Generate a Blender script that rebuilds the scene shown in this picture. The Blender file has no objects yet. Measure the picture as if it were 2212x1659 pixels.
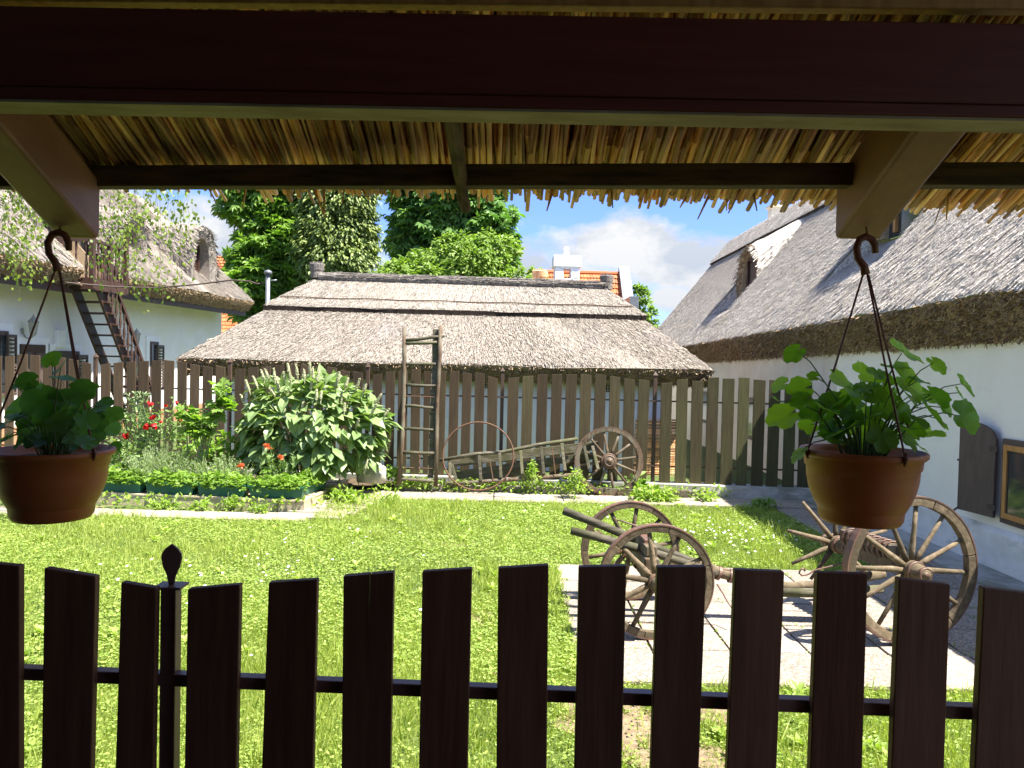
import bpy, math, random
import numpy as np
from mathutils import Vector, Matrix
R = random.Random(7)
RN = np.random.default_rng(11)
sc = bpy.context.scene
COL = sc.collection
rad = math.radians
# ------------------------------------------------------------------ camera
CAMZ = 1.8; F = 1640.0; W = 2212.0; HH = 1659.0
PITCH = rad(-1.5); ROLL = rad(1.3)
cp, sp, cr, sr = math.cos(PITCH), math.sin(PITCH), math.cos(ROLL), math.sin(ROLL)
fw = Vector((0, cp, sp)); X0 = Vector((1, 0, 0)); U0 = Vector((0, -sp, cp))
rt = cr*X0 + sr*U0
up = -sr*X0 + cr*U0
cam = bpy.data.cameras.new('camera'); camo = bpy.data.objects.new('camera', cam); COL.objects.link(camo)
m = Matrix((rt, up, -fw)).transposed().to_4x4(); m.translation = (0, 0, CAMZ)
camo.matrix_world = m
cam.sensor_width = 36; cam.lens = 36*F/W; cam.clip_end = 600; cam.clip_start = 0.05
sc.camera = camo
CP = Vector((0, 0, CAMZ))
def ray(x, y): return fw + rt*((x-W/2)/F) + up*((HH/2-y)/F)
def P(x, y, Y):                       # measured picture position at depth Y -> world point
    d = ray(x, y); return CP + d*(Y/d.y)
def PZ(x, y, z):
    d = ray(x, y); return CP + d*((z-CAMZ)/d.z)
def PX(x, y, X):
    d = ray(x, y); return CP + d*(X/d.x)

# ------------------------------------------------------------------ mesh helper
class MB:
    def __init__(s): s.v = []; s.f = []; s.a = []; s.var = .5
    def add(s, vs, fs):
        o = len(s.v); s.v += [tuple(p) for p in vs]; s.a += [s.var]*len(vs)
        s.f += [tuple(i+o for i in f) for f in fs]
    def box(s, c, size, mat=None):
        x, y, z = size[0]/2, size[1]/2, size[2]/2
        vs = [Vector((a*x, b*y, d*z)) for d in (-1, 1) for b in (-1, 1) for a in (-1, 1)]
        if mat is not None: vs = [mat @ v for v in vs]
        s.add([v+Vector(c) for v in vs], [(0,2,3,1),(4,5,7,6),(0,1,5,4),(2,6,7,3),(0,4,6,2),(1,3,7,5)])
    def bar(s, p, q, w, h, upv=(0, 0, 1), w2=None, h2=None):   # rectangular bar from p to q
        p, q = Vector(p), Vector(q); d = (q-p).normalized(); u = Vector(upv); u = (u-d*u.dot(d))
        if u.length < 1e-4: u = Vector((1, 0, 0))-d*d.x
        u.normalize(); r = d.cross(u)
        w2 = w if w2 is None else w2; h2 = h if h2 is None else h2
        vs = [p-r*w/2-u*h/2, p+r*w/2-u*h/2, p+r*w/2+u*h/2, p-r*w/2+u*h/2,
              q-r*w2/2-u*h2/2, q+r*w2/2-u*h2/2, q+r*w2/2+u*h2/2, q-r*w2/2+u*h2/2]
        s.add(vs, [(0,1,2,3),(7,6,5,4),(0,4,5,1),(1,5,6,2),(2,6,7,3),(3,7,4,0)])
    def tube(s, pts, r, n=8, cap=True, flat=1.0):
        pts = [Vector(p) for p in pts]; k = len(pts)
        rs = list(r) if isinstance(r, (list, tuple)) else [r]*k
        vs = []; fs = []; ref = None
        for i, p in enumerate(pts):
            d = (pts[min(i+1, k-1)]-pts[max(i-1, 0)]).normalized()
            if ref is None:
                ref = Vector((0, 0, 1)) if abs(d.z) < .9 else Vector((1, 0, 0))
            u = (ref-d*ref.dot(d)).normalized(); w = d.cross(u); ref = u
            for j in range(n):
                t = 2*math.pi*j/n; vs.append(p+u*(rs[i]*math.cos(t))+w*(rs[i]*flat*math.sin(t)))
        for i in range(k-1):
            for j in range(n):
                fs.append((i*n+j, i*n+(j+1) % n, (i+1)*n+(j+1) % n, (i+1)*n+j))
        if cap: fs += [tuple(reversed(range(n))), tuple(range((k-1)*n, k*n))]
        s.add(vs, fs)
    def lathe(s, prof, c, axis=(0, 0, 1), n=32, closed=False, arc=(0, 2*math.pi)):
        ax = Vector(axis).normalized(); u = Vector((1, 0, 0)) if abs(ax.x) < .9 else Vector((0, 0, 1))
        u = (u-ax*u.dot(ax)).normalized(); w = ax.cross(u); c = Vector(c); k = len(prof)
        full = abs(arc[1]-arc[0]-2*math.pi) < 1e-6; m = n if full else n+1
        vs = []; fs = []
        for j in range(m):
            t = arc[0]+(arc[1]-arc[0])*j/n; d = u*math.cos(t)+w*math.sin(t)
            for (r, h) in prof: vs.append(c+d*r+ax*h)
        for j in range(n):
            a, b = j, (j+1) % m
            for i in range(k if closed else k-1):
                i2 = (i+1) % k
                fs.append((a*k+i, b*k+i, b*k+i2, a*k+i2))
        if closed and not full:
            fs += [tuple(range(k)), tuple(reversed(range((m-1)*k, m*k)))]
        s.add(vs, fs)
    def prism(s, pts, t):                                        # polygon swept by vector t
        t = Vector(t); n = len(pts); vs = [Vector(p) for p in pts]; vs += [p+t for p in vs]
        fs = [tuple(range(n)), tuple(reversed(range(n, 2*n)))]
        fs += [(i, i+n, (i+1) % n+n, (i+1) % n) for i in range(n)]
        s.add(vs, fs)
    def sheet(s, grid):                                          # grid[i][j] of points
        a, b = len(grid), len(grid[0]); vs = [p for row in grid for p in row]
        s.add(vs, [(i*b+j, i*b+j+1, (i+1)*b+j+1, (i+1)*b+j) for i in range(a-1) for j in range(b-1)])
    def arrays(s, V, n, A):                                      # numpy: V (N,k,3) with template faces n
        pass
    def build(s, name, mat, parent=None, smooth=False, bevel=0, loc=None, extra=None):
        V = np.array(s.v, dtype=np.float32).reshape(-1, 3); A = np.array(s.a, dtype=np.float32)
        ls = [np.array(f, dtype=np.int32) for f in s.f]
        lt = np.array([len(f) for f in ls], dtype=np.int32)
        li = np.concatenate(ls) if ls else np.zeros(0, np.int32)
        return mkmesh(name, V, li, lt, A, mat, parent, smooth, bevel, loc, extra)
def wloc(o):
    v = Vector((0, 0, 0))
    while o is not None: v = v+o.location; o = o.parent
    return v
def mkmesh(name, V, li, lt, A, mat, parent=None, smooth=False, bevel=0, loc=None, extra=None):
    if extra is not None:
        for (V2, li2, lt2, A2) in extra:
            li = np.concatenate([li, li2+len(V)]); lt = np.concatenate([lt, lt2])
            V = np.concatenate([V, V2]); A = np.concatenate([A, A2])
    if parent is None and loc is None:
        mn, mx = V.min(0), V.max(0); loc = ((mn[0]+mx[0])/2, (mn[1]+mx[1])/2, mn[2])
    off = np.array(wloc(parent) if parent is not None else loc, dtype=np.float32)
    pl = np.zeros(3, np.float32)
    if parent is not None:
        mn, mx = V.min(0), V.max(0); pl = (mn+mx)/2-off
    me = bpy.data.meshes.new(name)
    me.vertices.add(len(V)); me.vertices.foreach_set('co', (V-off-pl).astype(np.float32).ravel())
    me.loops.add(len(li)); me.loops.foreach_set('vertex_index', li.astype(np.int32))
    me.polygons.add(len(lt)); st = np.concatenate([[0], np.cumsum(lt)[:-1]]).astype(np.int32)
    me.polygons.foreach_set('loop_start', st); me.polygons.foreach_set('loop_total', lt.astype(np.int32))
    at = me.attributes.new('var', 'FLOAT', 'POINT'); at.data.foreach_set('value', A.astype(np.float32))
    me.polygons.foreach_set('use_smooth', np.full(len(lt), bool(smooth), dtype=bool))
    me.update(calc_edges=True); me.validate()
    me.materials.append(mat)
    o = bpy.data.objects.new(name, me); COL.objects.link(o)
    if parent is not None: o.parent = parent; o.location = Vector(pl.tolist())
    else: o.location = loc
    if bevel:
        b = o.modifiers.new('bevel', 'BEVEL'); b.width = bevel; b.segments = 2; b.limit_method = 'ANGLE'; b.angle_limit = rad(40)
    return o
def scat(tv, tf, pos, Bx, By, Bz, scale, var):
    """template tv (k,3), faces tf (equal length); pos (N,3), bases (N,3), scale (N,)or(N,3) -> arrays"""
    tv = np.array(tv, np.float32); tf = np.array(tf, np.int32); N = len(pos); k = len(tv)
    scale = np.asarray(scale, np.float32)
    if scale.ndim == 1: scale = np.repeat(scale[:, None], 3, 1)
    t = tv[None]*scale[:, None, :]
    V = pos[:, None, :]+t[:, :, 0:1]*Bx[:, None, :]+t[:, :, 1:2]*By[:, None, :]+t[:, :, 2:3]*Bz[:, None, :]
    fi = (tf[None]+(np.arange(N, dtype=np.int32)*k)[:, None, None]).reshape(-1)
    lt = np.full(N*len(tf), tf.shape[1], np.int32)
    return V.reshape(-1, 3).astype(np.float32), fi.astype(np.int32), lt, np.repeat(np.asarray(var, np.float32), k)
def unit(a): return a/np.maximum(np.linalg.norm(a, axis=-1, keepdims=True), 1e-6)
def basis(dirs, norm):                                           # y = dirs, z ~ norm
    y = unit(dirs); z = norm-y*(norm*y).sum(-1, keepdims=True); z = unit(z); x = np.cross(y, z)
    return x, y, z
def only(parts, name, mat, parent=None, loc=None, smooth=False):
    V, li, lt, A = parts[0]
    return mkmesh(name, V, li, lt, A, mat, parent, smooth, 0, loc, parts[1:])
def thing(name, label, cat, loc, group=None):
    o = bpy.data.objects.new(name, None); COL.objects.link(o); o.location = loc; o.empty_display_size = .1
    tag(o, label, cat, group); return o
def tag(o, label=None, cat=None, group=None, kind=None):
    if label: o['label'] = label
    if cat: o['category'] = cat
    if group: o['group'] = group
    if kind: o['kind'] = kind
    return o

# ------------------------------------------------------------------ materials
def newmat(name):
    m = bpy.data.materials.new(name); m.use_nodes = True; nt = m.node_tree; nt.nodes.clear(); return m, nt
class NT:
    def __init__(s, nt): s.t = nt
    def n(s, typ, ins=None, **kw):
        nd = s.t.nodes.new(typ)
        for k, v in kw.items(): setattr(nd, k, v)
        for k, v in (ins or {}).items():
            if hasattr(v, 'is_linked') or v.__class__.__name__.startswith('NodeSocket'): s.t.links.new(v, nd.inputs[k])
            else: nd.inputs[k].default_value = v
        return nd
    def math(s, op, a, b=0.0, c=0.0, clamp=False):
        nd = s.n('ShaderNodeMath', {0: a, 1: b, 2: c}, operation=op); nd.use_clamp = clamp; return nd.outputs[0]
    def mix(s, f, a, b, blend='MIX'):
        nd = s.n('ShaderNodeMix', data_type='RGBA', blend_type=blend)
        for k, v in ((0, f), (6, a), (7, b)):
            if hasattr(v, 'links'): s.t.links.new(v, nd.inputs[k])
            else: nd.inputs[k].default_value = v if k == 0 else (tuple(v)+(1,))[:4]
        return nd.outputs[2]
    def ramp(s, f, lo, hi):
        nd = s.n('ShaderNodeMapRange', {0: f, 1: lo, 2: hi, 3: 0.0, 4: 1.0}); nd.clamp = True; return nd.outputs[0]
    def link(s, a, b): s.t.links.new(a, b)
def pos_scaled(g, scale, rot=(0, 0, 0)):
    p = g.n('ShaderNodeNewGeometry').outputs['Position']
    return g.n('ShaderNodeMapping', {'Vector': p, 'Rotation': rot, 'Scale': scale}).outputs[0]
def noise(g, scale, detail=5, rough=.6, rot=(0, 0, 0), dist=0):
    return g.n('ShaderNodeTexNoise', {'Vector': pos_scaled(g, scale, rot), 'Scale': 1.0, 'Detail': detail, 'Roughness': rough, 'Distortion': dist}).outputs[0]
def nmat(name, c1, c2, scale=(20, 20, 20), rough=.8, bump=.3, var=.0, big=None, bigscale=(2, 2, 2), biglo=.45, bighi=.6, lo=.35, hi=.65, spec=.3, dist=.005, fine=None, detail=6, metal=0):
    """two colours by stretched noise, a third by large stains; var = brightness change per piece"""
    m, nt = newmat(name); g = NT(nt)
    nz = noise(g, scale, detail); col = g.mix(g.ramp(nz, lo, hi), c1, c2)
    if big: col = g.mix(g.ramp(noise(g, bigscale, 6, .65), biglo, bighi), col, big)
    if var:
        a = g.n('ShaderNodeAttribute', attribute_name='var').outputs['Fac']
        k = g.math('MULTIPLY_ADD', a, 2*var, 1-var)
        vm = g.n('ShaderNodeVectorMath', {0: col}, operation='SCALE'); g.link(k, vm.inputs['Scale']); col = vm.outputs[0]
    bs = g.n('ShaderNodeBsdfPrincipled', {'Roughness': rough, 'Specular IOR Level': spec, 'Metallic': metal}); g.link(col, bs.inputs['Base Color'])
    if bump:
        h = nz
        if fine: h = g.math('ADD', nz, noise(g, fine, 4))
        b = g.n('ShaderNodeBump', {'Strength': bump, 'Distance': dist}); g.link(h, b.inputs['Height']); g.link(b.outputs[0], bs.inputs['Normal'])
    g.link(bs.outputs[0], g.n('ShaderNodeOutputMaterial').inputs[0]); return m
def leafmat(name, c1, c2, trans=.45, tcol=None, rough=.45, spec=.35, mid=None):
    m, nt = newmat(name); g = NT(nt)
    a = g.n('ShaderNodeAttribute', attribute_name='var').outputs['Fac']
    nz = noise(g, (14, 14, 14), 3); a = g.math('ADD', a, g.math('MULTIPLY_ADD', nz, .5, -.25), clamp=True)
    col = g.mix(a, c1, c2)
    bs = g.n('ShaderNodeBsdfPrincipled', {'Roughness': rough, 'Specular IOR Level': spec}); g.link(col, bs.inputs['Base Color'])
    tr = g.n('ShaderNodeBsdfTranslucent'); tc = g.mix(1.0, col, tcol or (1.3, 1.5, .45), 'MULTIPLY'); g.link(tc, tr.inputs[0])
    mx = g.n('ShaderNodeMixShader', {0: trans}); g.link(bs.outputs[0], mx.inputs[1]); g.link(tr.outputs[0], mx.inputs[2])
    g.link(mx.outputs[0], g.n('ShaderNodeOutputMaterial').inputs[0]); return m
M = {}
M['beam'] = nmat('dark_painted_wood', (.12, .026, .019), (.15, .036, .026), (3, 40, 40), .55, .35, spec=.25, big=(.2, .12, .085), bigscale=(7, 60, 60), biglo=.72, bighi=.78)
M['rafter'] = nmat('brown_painted_wood', (.30, .145, .10), (.35, .175, .12), (40, 3, 40), .45, .12, spec=.3, big=(.26, .125, .085), bigscale=(5, 4, 5))
M['underlit'] = nmat('lit_underside_wood', (.30, .235, .15), (.38, .30, .20), (4, 40, 40), .85, .2, big=(.24, .17, .11), bigscale=(3, 9, 9))  # paler wood colour holds the lawn's bounce light under the beam
M['rawwood'] = nmat('raw_dark_wood', (.06, .04, .025), (.16, .10, .06), (60, 5, 60), .85, .6, var=.2)
M['batten'] = nmat('weathered_batten', (.05, .035, .022), (.15, .10, .055), (3, 50, 50), .85, .5)
M['picketd'] = nmat('dark_brown_stain', (.115, .043, .024), (.17, .07, .039), (40, 40, 3), .55, .35, spec=.22, var=.18, big=(.22, .15, .11), bigscale=(70, 70, 5), biglo=.71, bighi=.76)
M['postd'] = nmat('brown_painted_steel', (.17, .085, .068), (.21, .105, .083), (30, 30, 30), .42, .05, spec=.45)
M['reed'] = nmat('reed', (.60, .30, .14), (.92, .57, .33), (70, 5, 5), .6, .25, var=.55, big=(.74, .32, .09), bigscale=(30, 4, 4), biglo=.5, bighi=.62, spec=.3)
M['reedslab'] = nmat('reed_mass', (.05, .03, .015), (.16, .10, .045), (90, 4, 4), .9, .5)
M['plaster'] = nmat('porch_plaster', (.075, .055, .045), (.10, .075, .06), (3, 3, 3), .9, .1)
M['floor'] = nmat('porch_floor', (.06, .045, .038), (.09, .07, .06), (6, 6, 6), .8, .2)
M['wall'] = nmat('whitewash', (.84, .81, .81), (.74, .72, .72), (1.5, 1.5, 1.1), .9, .25, lo=.4, hi=.75, big=(.80, .77, .70), bigscale=(.8, .8, 1.6), fine=(40, 40, 40), dist=.01, spec=.1)
M['wallr'] = nmat('warm_limewash', (.87, .83, .74), (.79, .75, .66), (1.5, 1.5, 1.1), .9, .5, lo=.4, hi=.75, big=(.74, .70, .60), bigscale=(1.6, 1.6, 2.6), biglo=.6, bighi=.75, fine=(9, 9, 9), dist=.012, spec=.1)
M['plinth'] = nmat('grey_limewash', (.74, .72, .68), (.6, .58, .54), (4, 4, 7), .9, .3, lo=.4, hi=.7, big=(.33, .34, .30), bigscale=(2.2, 2.2, 6), biglo=.58, bighi=.72, spec=.1)
M['wallcream'] = nmat('cream_plaster', (.72, .66, .56), (.64, .56, .46), (2, 2, 2), .9, .2, spec=.1)
M['thatch'] = nmat('grey_thatch', (.105, .09, .072), (.36, .315, .265), (60, 60, 60), .9, .6, var=.62, big=(.25, .22, .20), bigscale=(1.2, 1.2, 1.2), biglo=.5, bighi=.75, spec=.12, dist=.02, lo=.38, hi=.6)
M['thatchl'] = nmat('pale_thatch', (.14, .122, .10), (.37, .33, .285), (75, 16, 16), .9, .5, var=.45, big=(.26, .23, .195), bigscale=(1.2, 1.2, 1.2), biglo=.5, bighi=.75, spec=.12, dist=.02, lo=.38, hi=.6)
M['thatchb'] = nmat('silver_thatch', (.25, .215, .175), (.82, .75, .66), (50, 40, 50), .75, .7, var=.6, big=(.55, .48, .40), bigscale=(1, 1, 1), biglo=.5, bighi=.7, spec=.3, dist=.02, lo=.38, hi=.6)
M['eave'] = nmat('eave_butts', (.30, .215, .135), (.64, .49, .32), (55, 55, 55), .95, 1.0, big=(.44, .31, .19), bigscale=(3, 3, 3), dist=.02, lo=.35, hi=.7, fine=(120, 120, 120), spec=.05, var=.5)
M['ridge'] = nmat('ridge_bundles', (.10, .09, .08), (.27, .24, .21), (4, 70, 70), .9, .9, var=.4, dist=.02)
M['oldwood'] = nmat('grey_old_wood', (.075, .054, .033), (.19, .145, .092), (25, 25, 25), .85, .7, var=.35, big=(.11, .085, .05), bigscale=(6, 6, 6), dist=.006)
M['rustwood'] = nmat('brown_old_wood', (.06, .038, .024), (.14, .095, .06), (30, 30, 6), .85, .7, var=.3, big=(.14, .12, .085), bigscale=(7, 7, 3), dist=.006)
M['greywood'] = nmat('silver_grey_wood', (.055, .048, .032), (.16, .14, .10), (8, 40, 40), .85, .7, var=.35, big=(.075, .075, .035), bigscale=(5, 5, 5), dist=.006)
M['tyre'] = nmat('rusty_iron_tyre', (.11, .055, .035), (.18, .095, .06), (20, 20, 20), .55, .3, spec=.5, big=(.10, .06, .045), bigscale=(8, 8, 8))
M['iron'] = nmat('rusty_iron', (.085, .045, .028), (.15, .078, .045), (40, 40, 40), .7, .4)
M['darkmetal'] = nmat('dark_iron', (.05, .04, .035), (.09, .06, .05), (30, 30, 30), .6, .2)
def picketmat():
    m, nt = newmat('weathered_pickets'); g = NT(nt)
    gr = noise(g, (45, 45, 2.5), 6); base = g.mix(g.ramp(gr, .3, .7), (.055, .037, .022), (.095, .066, .04))
    p = g.n('ShaderNodeNewGeometry').outputs['Position']; sx = g.n('ShaderNodeSeparateXYZ', {0: p})
    moss = g.mix(g.ramp(gr, .3, .7), (.048, .046, .02), (.088, .084, .036))
    a = g.n('ShaderNodeAttribute', attribute_name='var').outputs['Fac']
    k = g.math('ADD', g.math('MULTIPLY_ADD', sx.outputs[0], .17, -.02), g.math('MULTIPLY_ADD', noise(g, (3, 3, 1.2), 4), 1.6, -.95))
    k = g.math('ADD', k, g.math('MULTIPLY', a, .5)); k = g.ramp(k, 0, .8)
    low = g.ramp(sx.outputs[2], .75, .2); k = g.math('MAXIMUM', k, g.math('MULTIPLY', low, g.ramp(noise(g, (6, 6, 4), 4), .35, .6)))
    col = g.mix(k, base, moss); col = g.mix(g.ramp(noise(g, (14, 14, 3), 3), .62, .72), col, (.06, .05, .03))
    v = g.n('ShaderNodeVectorMath', {0: col}, operation='SCALE'); g.link(g.math('MULTIPLY_ADD', a, .5, .75), v.inputs['Scale'])
    bs = g.n('ShaderNodeBsdfPrincipled', {'Roughness': .8, 'Specular IOR Level': .2}); g.link(v.outputs[0], bs.inputs['Base Color'])
    b = g.n('ShaderNodeBump', {'Strength': .5, 'Distance': .004}); g.link(gr, b.inputs['Height']); g.link(b.outputs[0], bs.inputs['Normal'])
    g.link(bs.outputs[0], g.n('ShaderNodeOutputMaterial').inputs[0]); return m
M['picket'] = picketmat()
def aggmat(name, c1, c2, sc1=70):
    m, nt = newmat(name); g = NT(nt)
    v = g.n('ShaderNodeTexVoronoi', {'Vector': pos_scaled(g, (1, 1, 1)), 'Scale': sc1})
    s = g.n('ShaderNodeSeparateColor', {0: v.outputs['Color']})
    col = g.mix(s.outputs[0], c1, c2)
    col = g.mix(g.ramp(v.outputs['Distance'], .35, .75), col, (.16, .15, .13))
    col = g.mix(g.math('MULTIPLY', s.outputs[1], .35), col, (.42, .27, .17))
    col = g.mix(g.math('MULTIPLY', g.ramp(noise(g, (2.2, 2.2, 2.2), 5), .45, .7), .5), col, (.22, .20, .16))
    a = g.n('ShaderNodeAttribute', attribute_name='var').outputs['Fac']
    vm = g.n('ShaderNodeVectorMath', {0: col}, operation='SCALE'); g.link(g.math('MULTIPLY_ADD', a, .3, .85), vm.inputs['Scale'])
    bs = g.n('ShaderNodeBsdfPrincipled', {'Roughness': .9, 'Specular IOR Level': .2}); g.link(vm.outputs[0], bs.inputs['Base Color'])
    b = g.n('ShaderNodeBump', {'Strength': .6, 'Distance': .004}); b.invert = True; g.link(v.outputs['Distance'], b.inputs['Height']); g.link(b.outputs[0], bs.inputs['Normal'])
    g.link(bs.outputs[0], g.n('ShaderNodeOutputMaterial').inputs[0]); return m
M['paver'] = aggmat('exposed_aggregate', (.12, .112, .10), (.45, .42, .37))
M['paverp'] = aggmat('pale_sandstone_slab', (.33, .30, .24), (.45, .41, .34), 110)
M['concrete'] = nmat('old_concrete', (.34, .33, .30), (.46, .44, .40), (5, 5, 9), .9, .4, big=(.22, .22, .17), bigscale=(2, 2, 5), fine=(60, 60, 60), var=.2)
M['tile'] = nmat('cream_tile', (.38, .31, .21), (.47, .41, .30), (5, 5, 5), .5, .1, var=.12, big=(.40, .32, .2), bigscale=(4, 4, 8), biglo=.55, bighi=.7)
M['drysoil'] = nmat('dry_trodden_soil', (.15, .105, .065), (.26, .19, .125), (22, 22, 22), .95, .9, dist=.02, big=(.08, .10, .03), bigscale=(9, 9, 9), biglo=.55, bighi=.65)
M['soil'] = nmat('garden_soil', (.05, .035, .02), (.12, .085, .05), (14, 14, 14), .95, .9, dist=.03)
M['ground'] = nmat('lawn_ground', (.055, .085, .02), (.085, .115, .03), (5, 5, 5), .95, .8, big=(.30, .22, .14), bigscale=(.9, .9, .9), biglo=.62, bighi=.72, dist=.02)
M['pot'] = nmat('terracotta_plastic', (.33, .085, .02), (.37, .10, .027), (6, 6, 6), .45, .03, spec=.35, big=(.36, .14, .06), bigscale=(7, 7, 14), biglo=.58, bighi=.75)
M['potdark'] = nmat('brown_plastic_cord', (.16, .055, .03), (.20, .07, .04), (30, 30, 30), .5, .1)
M['trough'] = nmat('green_plastic', (.015, .10, .07), (.022, .125, .085), (5, 5, 5), .4, .03, spec=.4)
M['stone'] = nmat('pale_limestone', (.42, .40, .34), (.56, .54, .48), (9, 9, 9), .9, .6, big=(.3, .3, .26), bigscale=(5, 5, 5), dist=.02)
M['brownpaint'] = nmat('brown_joinery', (.045, .023, .017), (.065, .033, .023), (20, 20, 4), .5, .15, spec=.35)
M['shutter'] = nmat('grey_brown_shutter', (.085, .06, .052), (.11, .08, .068), (20, 20, 4), .55, .15, spec=.3)
M['honey'] = nmat('honey_wood', (.36, .17, .05), (.52, .27, .09), (40, 40, 4), .5, .2)
M['white'] = nmat('white_paint', (.87, .85, .86), (.82, .80, .81), (6, 6, 6), .7, .1)
M['steel'] = nmat('galvanised_sheet', (.15, .165, .18), (.22, .235, .25), (5, 5, 5), .4, .1, spec=.5, metal=.3)
M['brick'] = nmat('brick_plinth', (.42, .18, .09), (.5, .25, .14), (8, 8, 14), .9, .4)
def glassmat():
    m, nt = newmat('dark_window_glass'); g = NT(nt)
    bs = g.n('ShaderNodeBsdfPrincipled', {'Base Color': (.03, .035, .04, 1), 'Roughness': .06, 'Specular IOR Level': .6})
    g.link(bs.outputs[0], g.n('ShaderNodeOutputMaterial').inputs[0]); return m
M['glass'] = glassmat()
M['milky'] = nmat('milky_glass', (.55, .56, .53), (.62, .63, .6), (9, 9, 9), .25, .02, spec=.5)
M['lamp'] = nmat('weathered_lamp_paint', (.30, .29, .26), (.40, .39, .36), (20, 20, 20), .6, .1)
M['lampglass'] = nmat('dusty_lamp_glass', (.34, .33, .29), (.42, .41, .36), (20, 20, 20), .2, .02, spec=.6)
M['postb'] = nmat('brown_steel_post', (.055, .034, .024), (.09, .056, .038), (30, 30, 8), .6, .2, spec=.3)
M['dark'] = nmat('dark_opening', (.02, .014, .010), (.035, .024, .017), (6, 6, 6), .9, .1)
def rooftile():
    m, nt = newmat('clay_roof_tiles'); g = NT(nt)
    a = g.n('ShaderNodeAttribute', attribute_name='var').outputs['Fac']
    col = g.mix(a, (.34, .095, .035), (.58, .20, .08)); col = g.mix(g.ramp(noise(g, (2, 2, 2), 4), .5, .75), col, (.34, .15, .09))
    bs = g.n('ShaderNodeBsdfPrincipled', {'Roughness': .8, 'Specular IOR Level': .2}); g.link(col, bs.inputs['Base Color'])
    g.link(bs.outputs[0], g.n('ShaderNodeOutputMaterial').inputs[0]); return m
M['rooftile'] = rooftile()
M['grass'] = leafmat('grass', (.19, .26, .04), (.42, .47, .13), .4)
M['clover'] = leafmat('clover', (.19, .29, .05), (.40, .48, .13), .4)
M['gera'] = leafmat('geranium_leaf', (.13, .26, .04), (.24, .38, .08), .6, (1.4, 1.6, .4))
M['geradark'] = leafmat('dark_geranium_leaf', (.06, .15, .035), (.13, .24, .065), .45, (1.2, 1.5, .4))
M['stem'] = nmat('green_stem', (.12, .17, .06), (.18, .24, .09), (20, 20, 20), .6, .1)
M['poke'] = leafmat('pokeweed_leaf', (.14, .22, .075), (.28, .37, .15), .3, (1.2, 1.4, .5), rough=.4, spec=.5)
M['spike'] = nmat('cream_blossom', (.30, .31, .17), (.40, .39, .25), (60, 60, 60), .8, .6)
M['parsley'] = leafmat('parsley', (.13, .24, .03), (.27, .40, .07), .4)
M['herb'] = leafmat('grey_green_herb', (.19, .26, .12), (.36, .44, .24), .35)
M['rosel'] = leafmat('rose_leaf', (.10, .19, .05), (.24, .34, .12), .35)
M['lovage'] = leafmat('lovage_leaf', (.13, .24, .04), (.26, .38, .08), .45)
M['red'] = leafmat('red_petal', (.45, .008, .012), (.62, .02, .02), .25, (1.2, .6, .6))
M['orange'] = leafmat('orange_petal', (.6, .12, .04), (.7, .2, .08), .25, (1, .8, .6))
M['petal'] = leafmat('white_petal', (.75, .75, .72), (.82, .82, .8), .3, (1, 1, .95))
M['weed'] = leafmat('yellow_green_weed', (.15, .25, .03), (.33, .44, .085), .45)
M['birchl'] = leafmat('birch_leaf', (.10, .17, .025), (.26, .32, .06), .45)
M['bark'] = nmat('dark_bark', (.05, .04, .03), (.13, .10, .07), (18, 18, 5), .9, .9, dist=.02)
M['birchbark'] = nmat('birch_bark', (.5, .48, .44), (.62, .6, .56), (6, 6, 20), .8, .4, big=(.06, .05, .05), bigscale=(7, 7, 30), biglo=.6, bighi=.66)
M['chest'] = leafmat('chestnut_leaf', (.10, .19, .03), (.27, .41, .075), .42)
M['conif'] = leafmat('cypress_leaf', (.09, .14, .03), (.30, .36, .10), .25)
M['chestd'] = leafmat('dark_chestnut_leaf', (.085, .18, .05), (.23, .38, .10), .385)
M['fruit'] = leafmat('fruit_tree_leaf', (.13, .22, .03), (.28, .38, .08), .4)
# ------------------------------------------------------------------ ground, paving
def structure(o): o['kind'] = 'structure'; return o
g_ = MB(); n_ = 60
xs = np.linspace(-1, 1, n_)**3*200; ys = np.linspace(-1, 1, n_)**3*200+6
g_.sheet([[(x, y, 0) for x in xs] for y in ys])
structure(g_.build('ground', M['ground'], loc=(0, 0, 0)))
def slabs(name, mat, x0, x1, y0, y1, size, z, keep=None, th=.05, sizey=None):
    b = MB(); sizey = sizey or size; y = y0; row = 0
    while y < y1-.05:
        x = x0
        while x < x1-.05:
            w = min(size, x1-x); h = min(sizey, y1-y)
            if keep is None or keep(x+w/2, y+h/2):
                b.var = R.random()
                rot = Matrix.Rotation(R.gauss(0, .006), 3, 'X') @ Matrix.Rotation(R.gauss(0, .006), 3, 'Y') @ Matrix.Rotation(R.gauss(0, .004), 3, 'Z')
                b.box((x+w/2, y+h/2, z-th/2+R.gauss(0, .002)), (w-.014, h-.014, th), rot)
            x += size
        y += sizey; row += 1
    return structure(b.build(name, mat, loc=(x0, y0, 0), bevel=.004))
PX0, PX1, PY0, PY1 = .42, 4.4, 4.25, 6.75
slabs('pavement', M['paver'], PX0, PX1, PY0, 9.75, .5, .022, keep=lambda x, y: y < PY1 or x > 3.42)
jb = MB(); jb.sheet([[(PX0, PY0, .006), (PX1+.02, PY0, .006)], [(PX0, PY1, .006), (PX1+.02, PY1, .006)]])
jb.sheet([[(3.42, PY1+.001, .006), (PX1+.02, PY1+.001, .006)], [(3.42, 9.75, .006), (PX1+.02, 9.75, .006)]])
structure(jb.build('paving_bed', M['soil'], loc=(0, 5, 0)))
slabs('garden_path', M['paverp'], -2.05, 4.4, 9.78, 10.42, .92, .03, sizey=.3)
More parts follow.
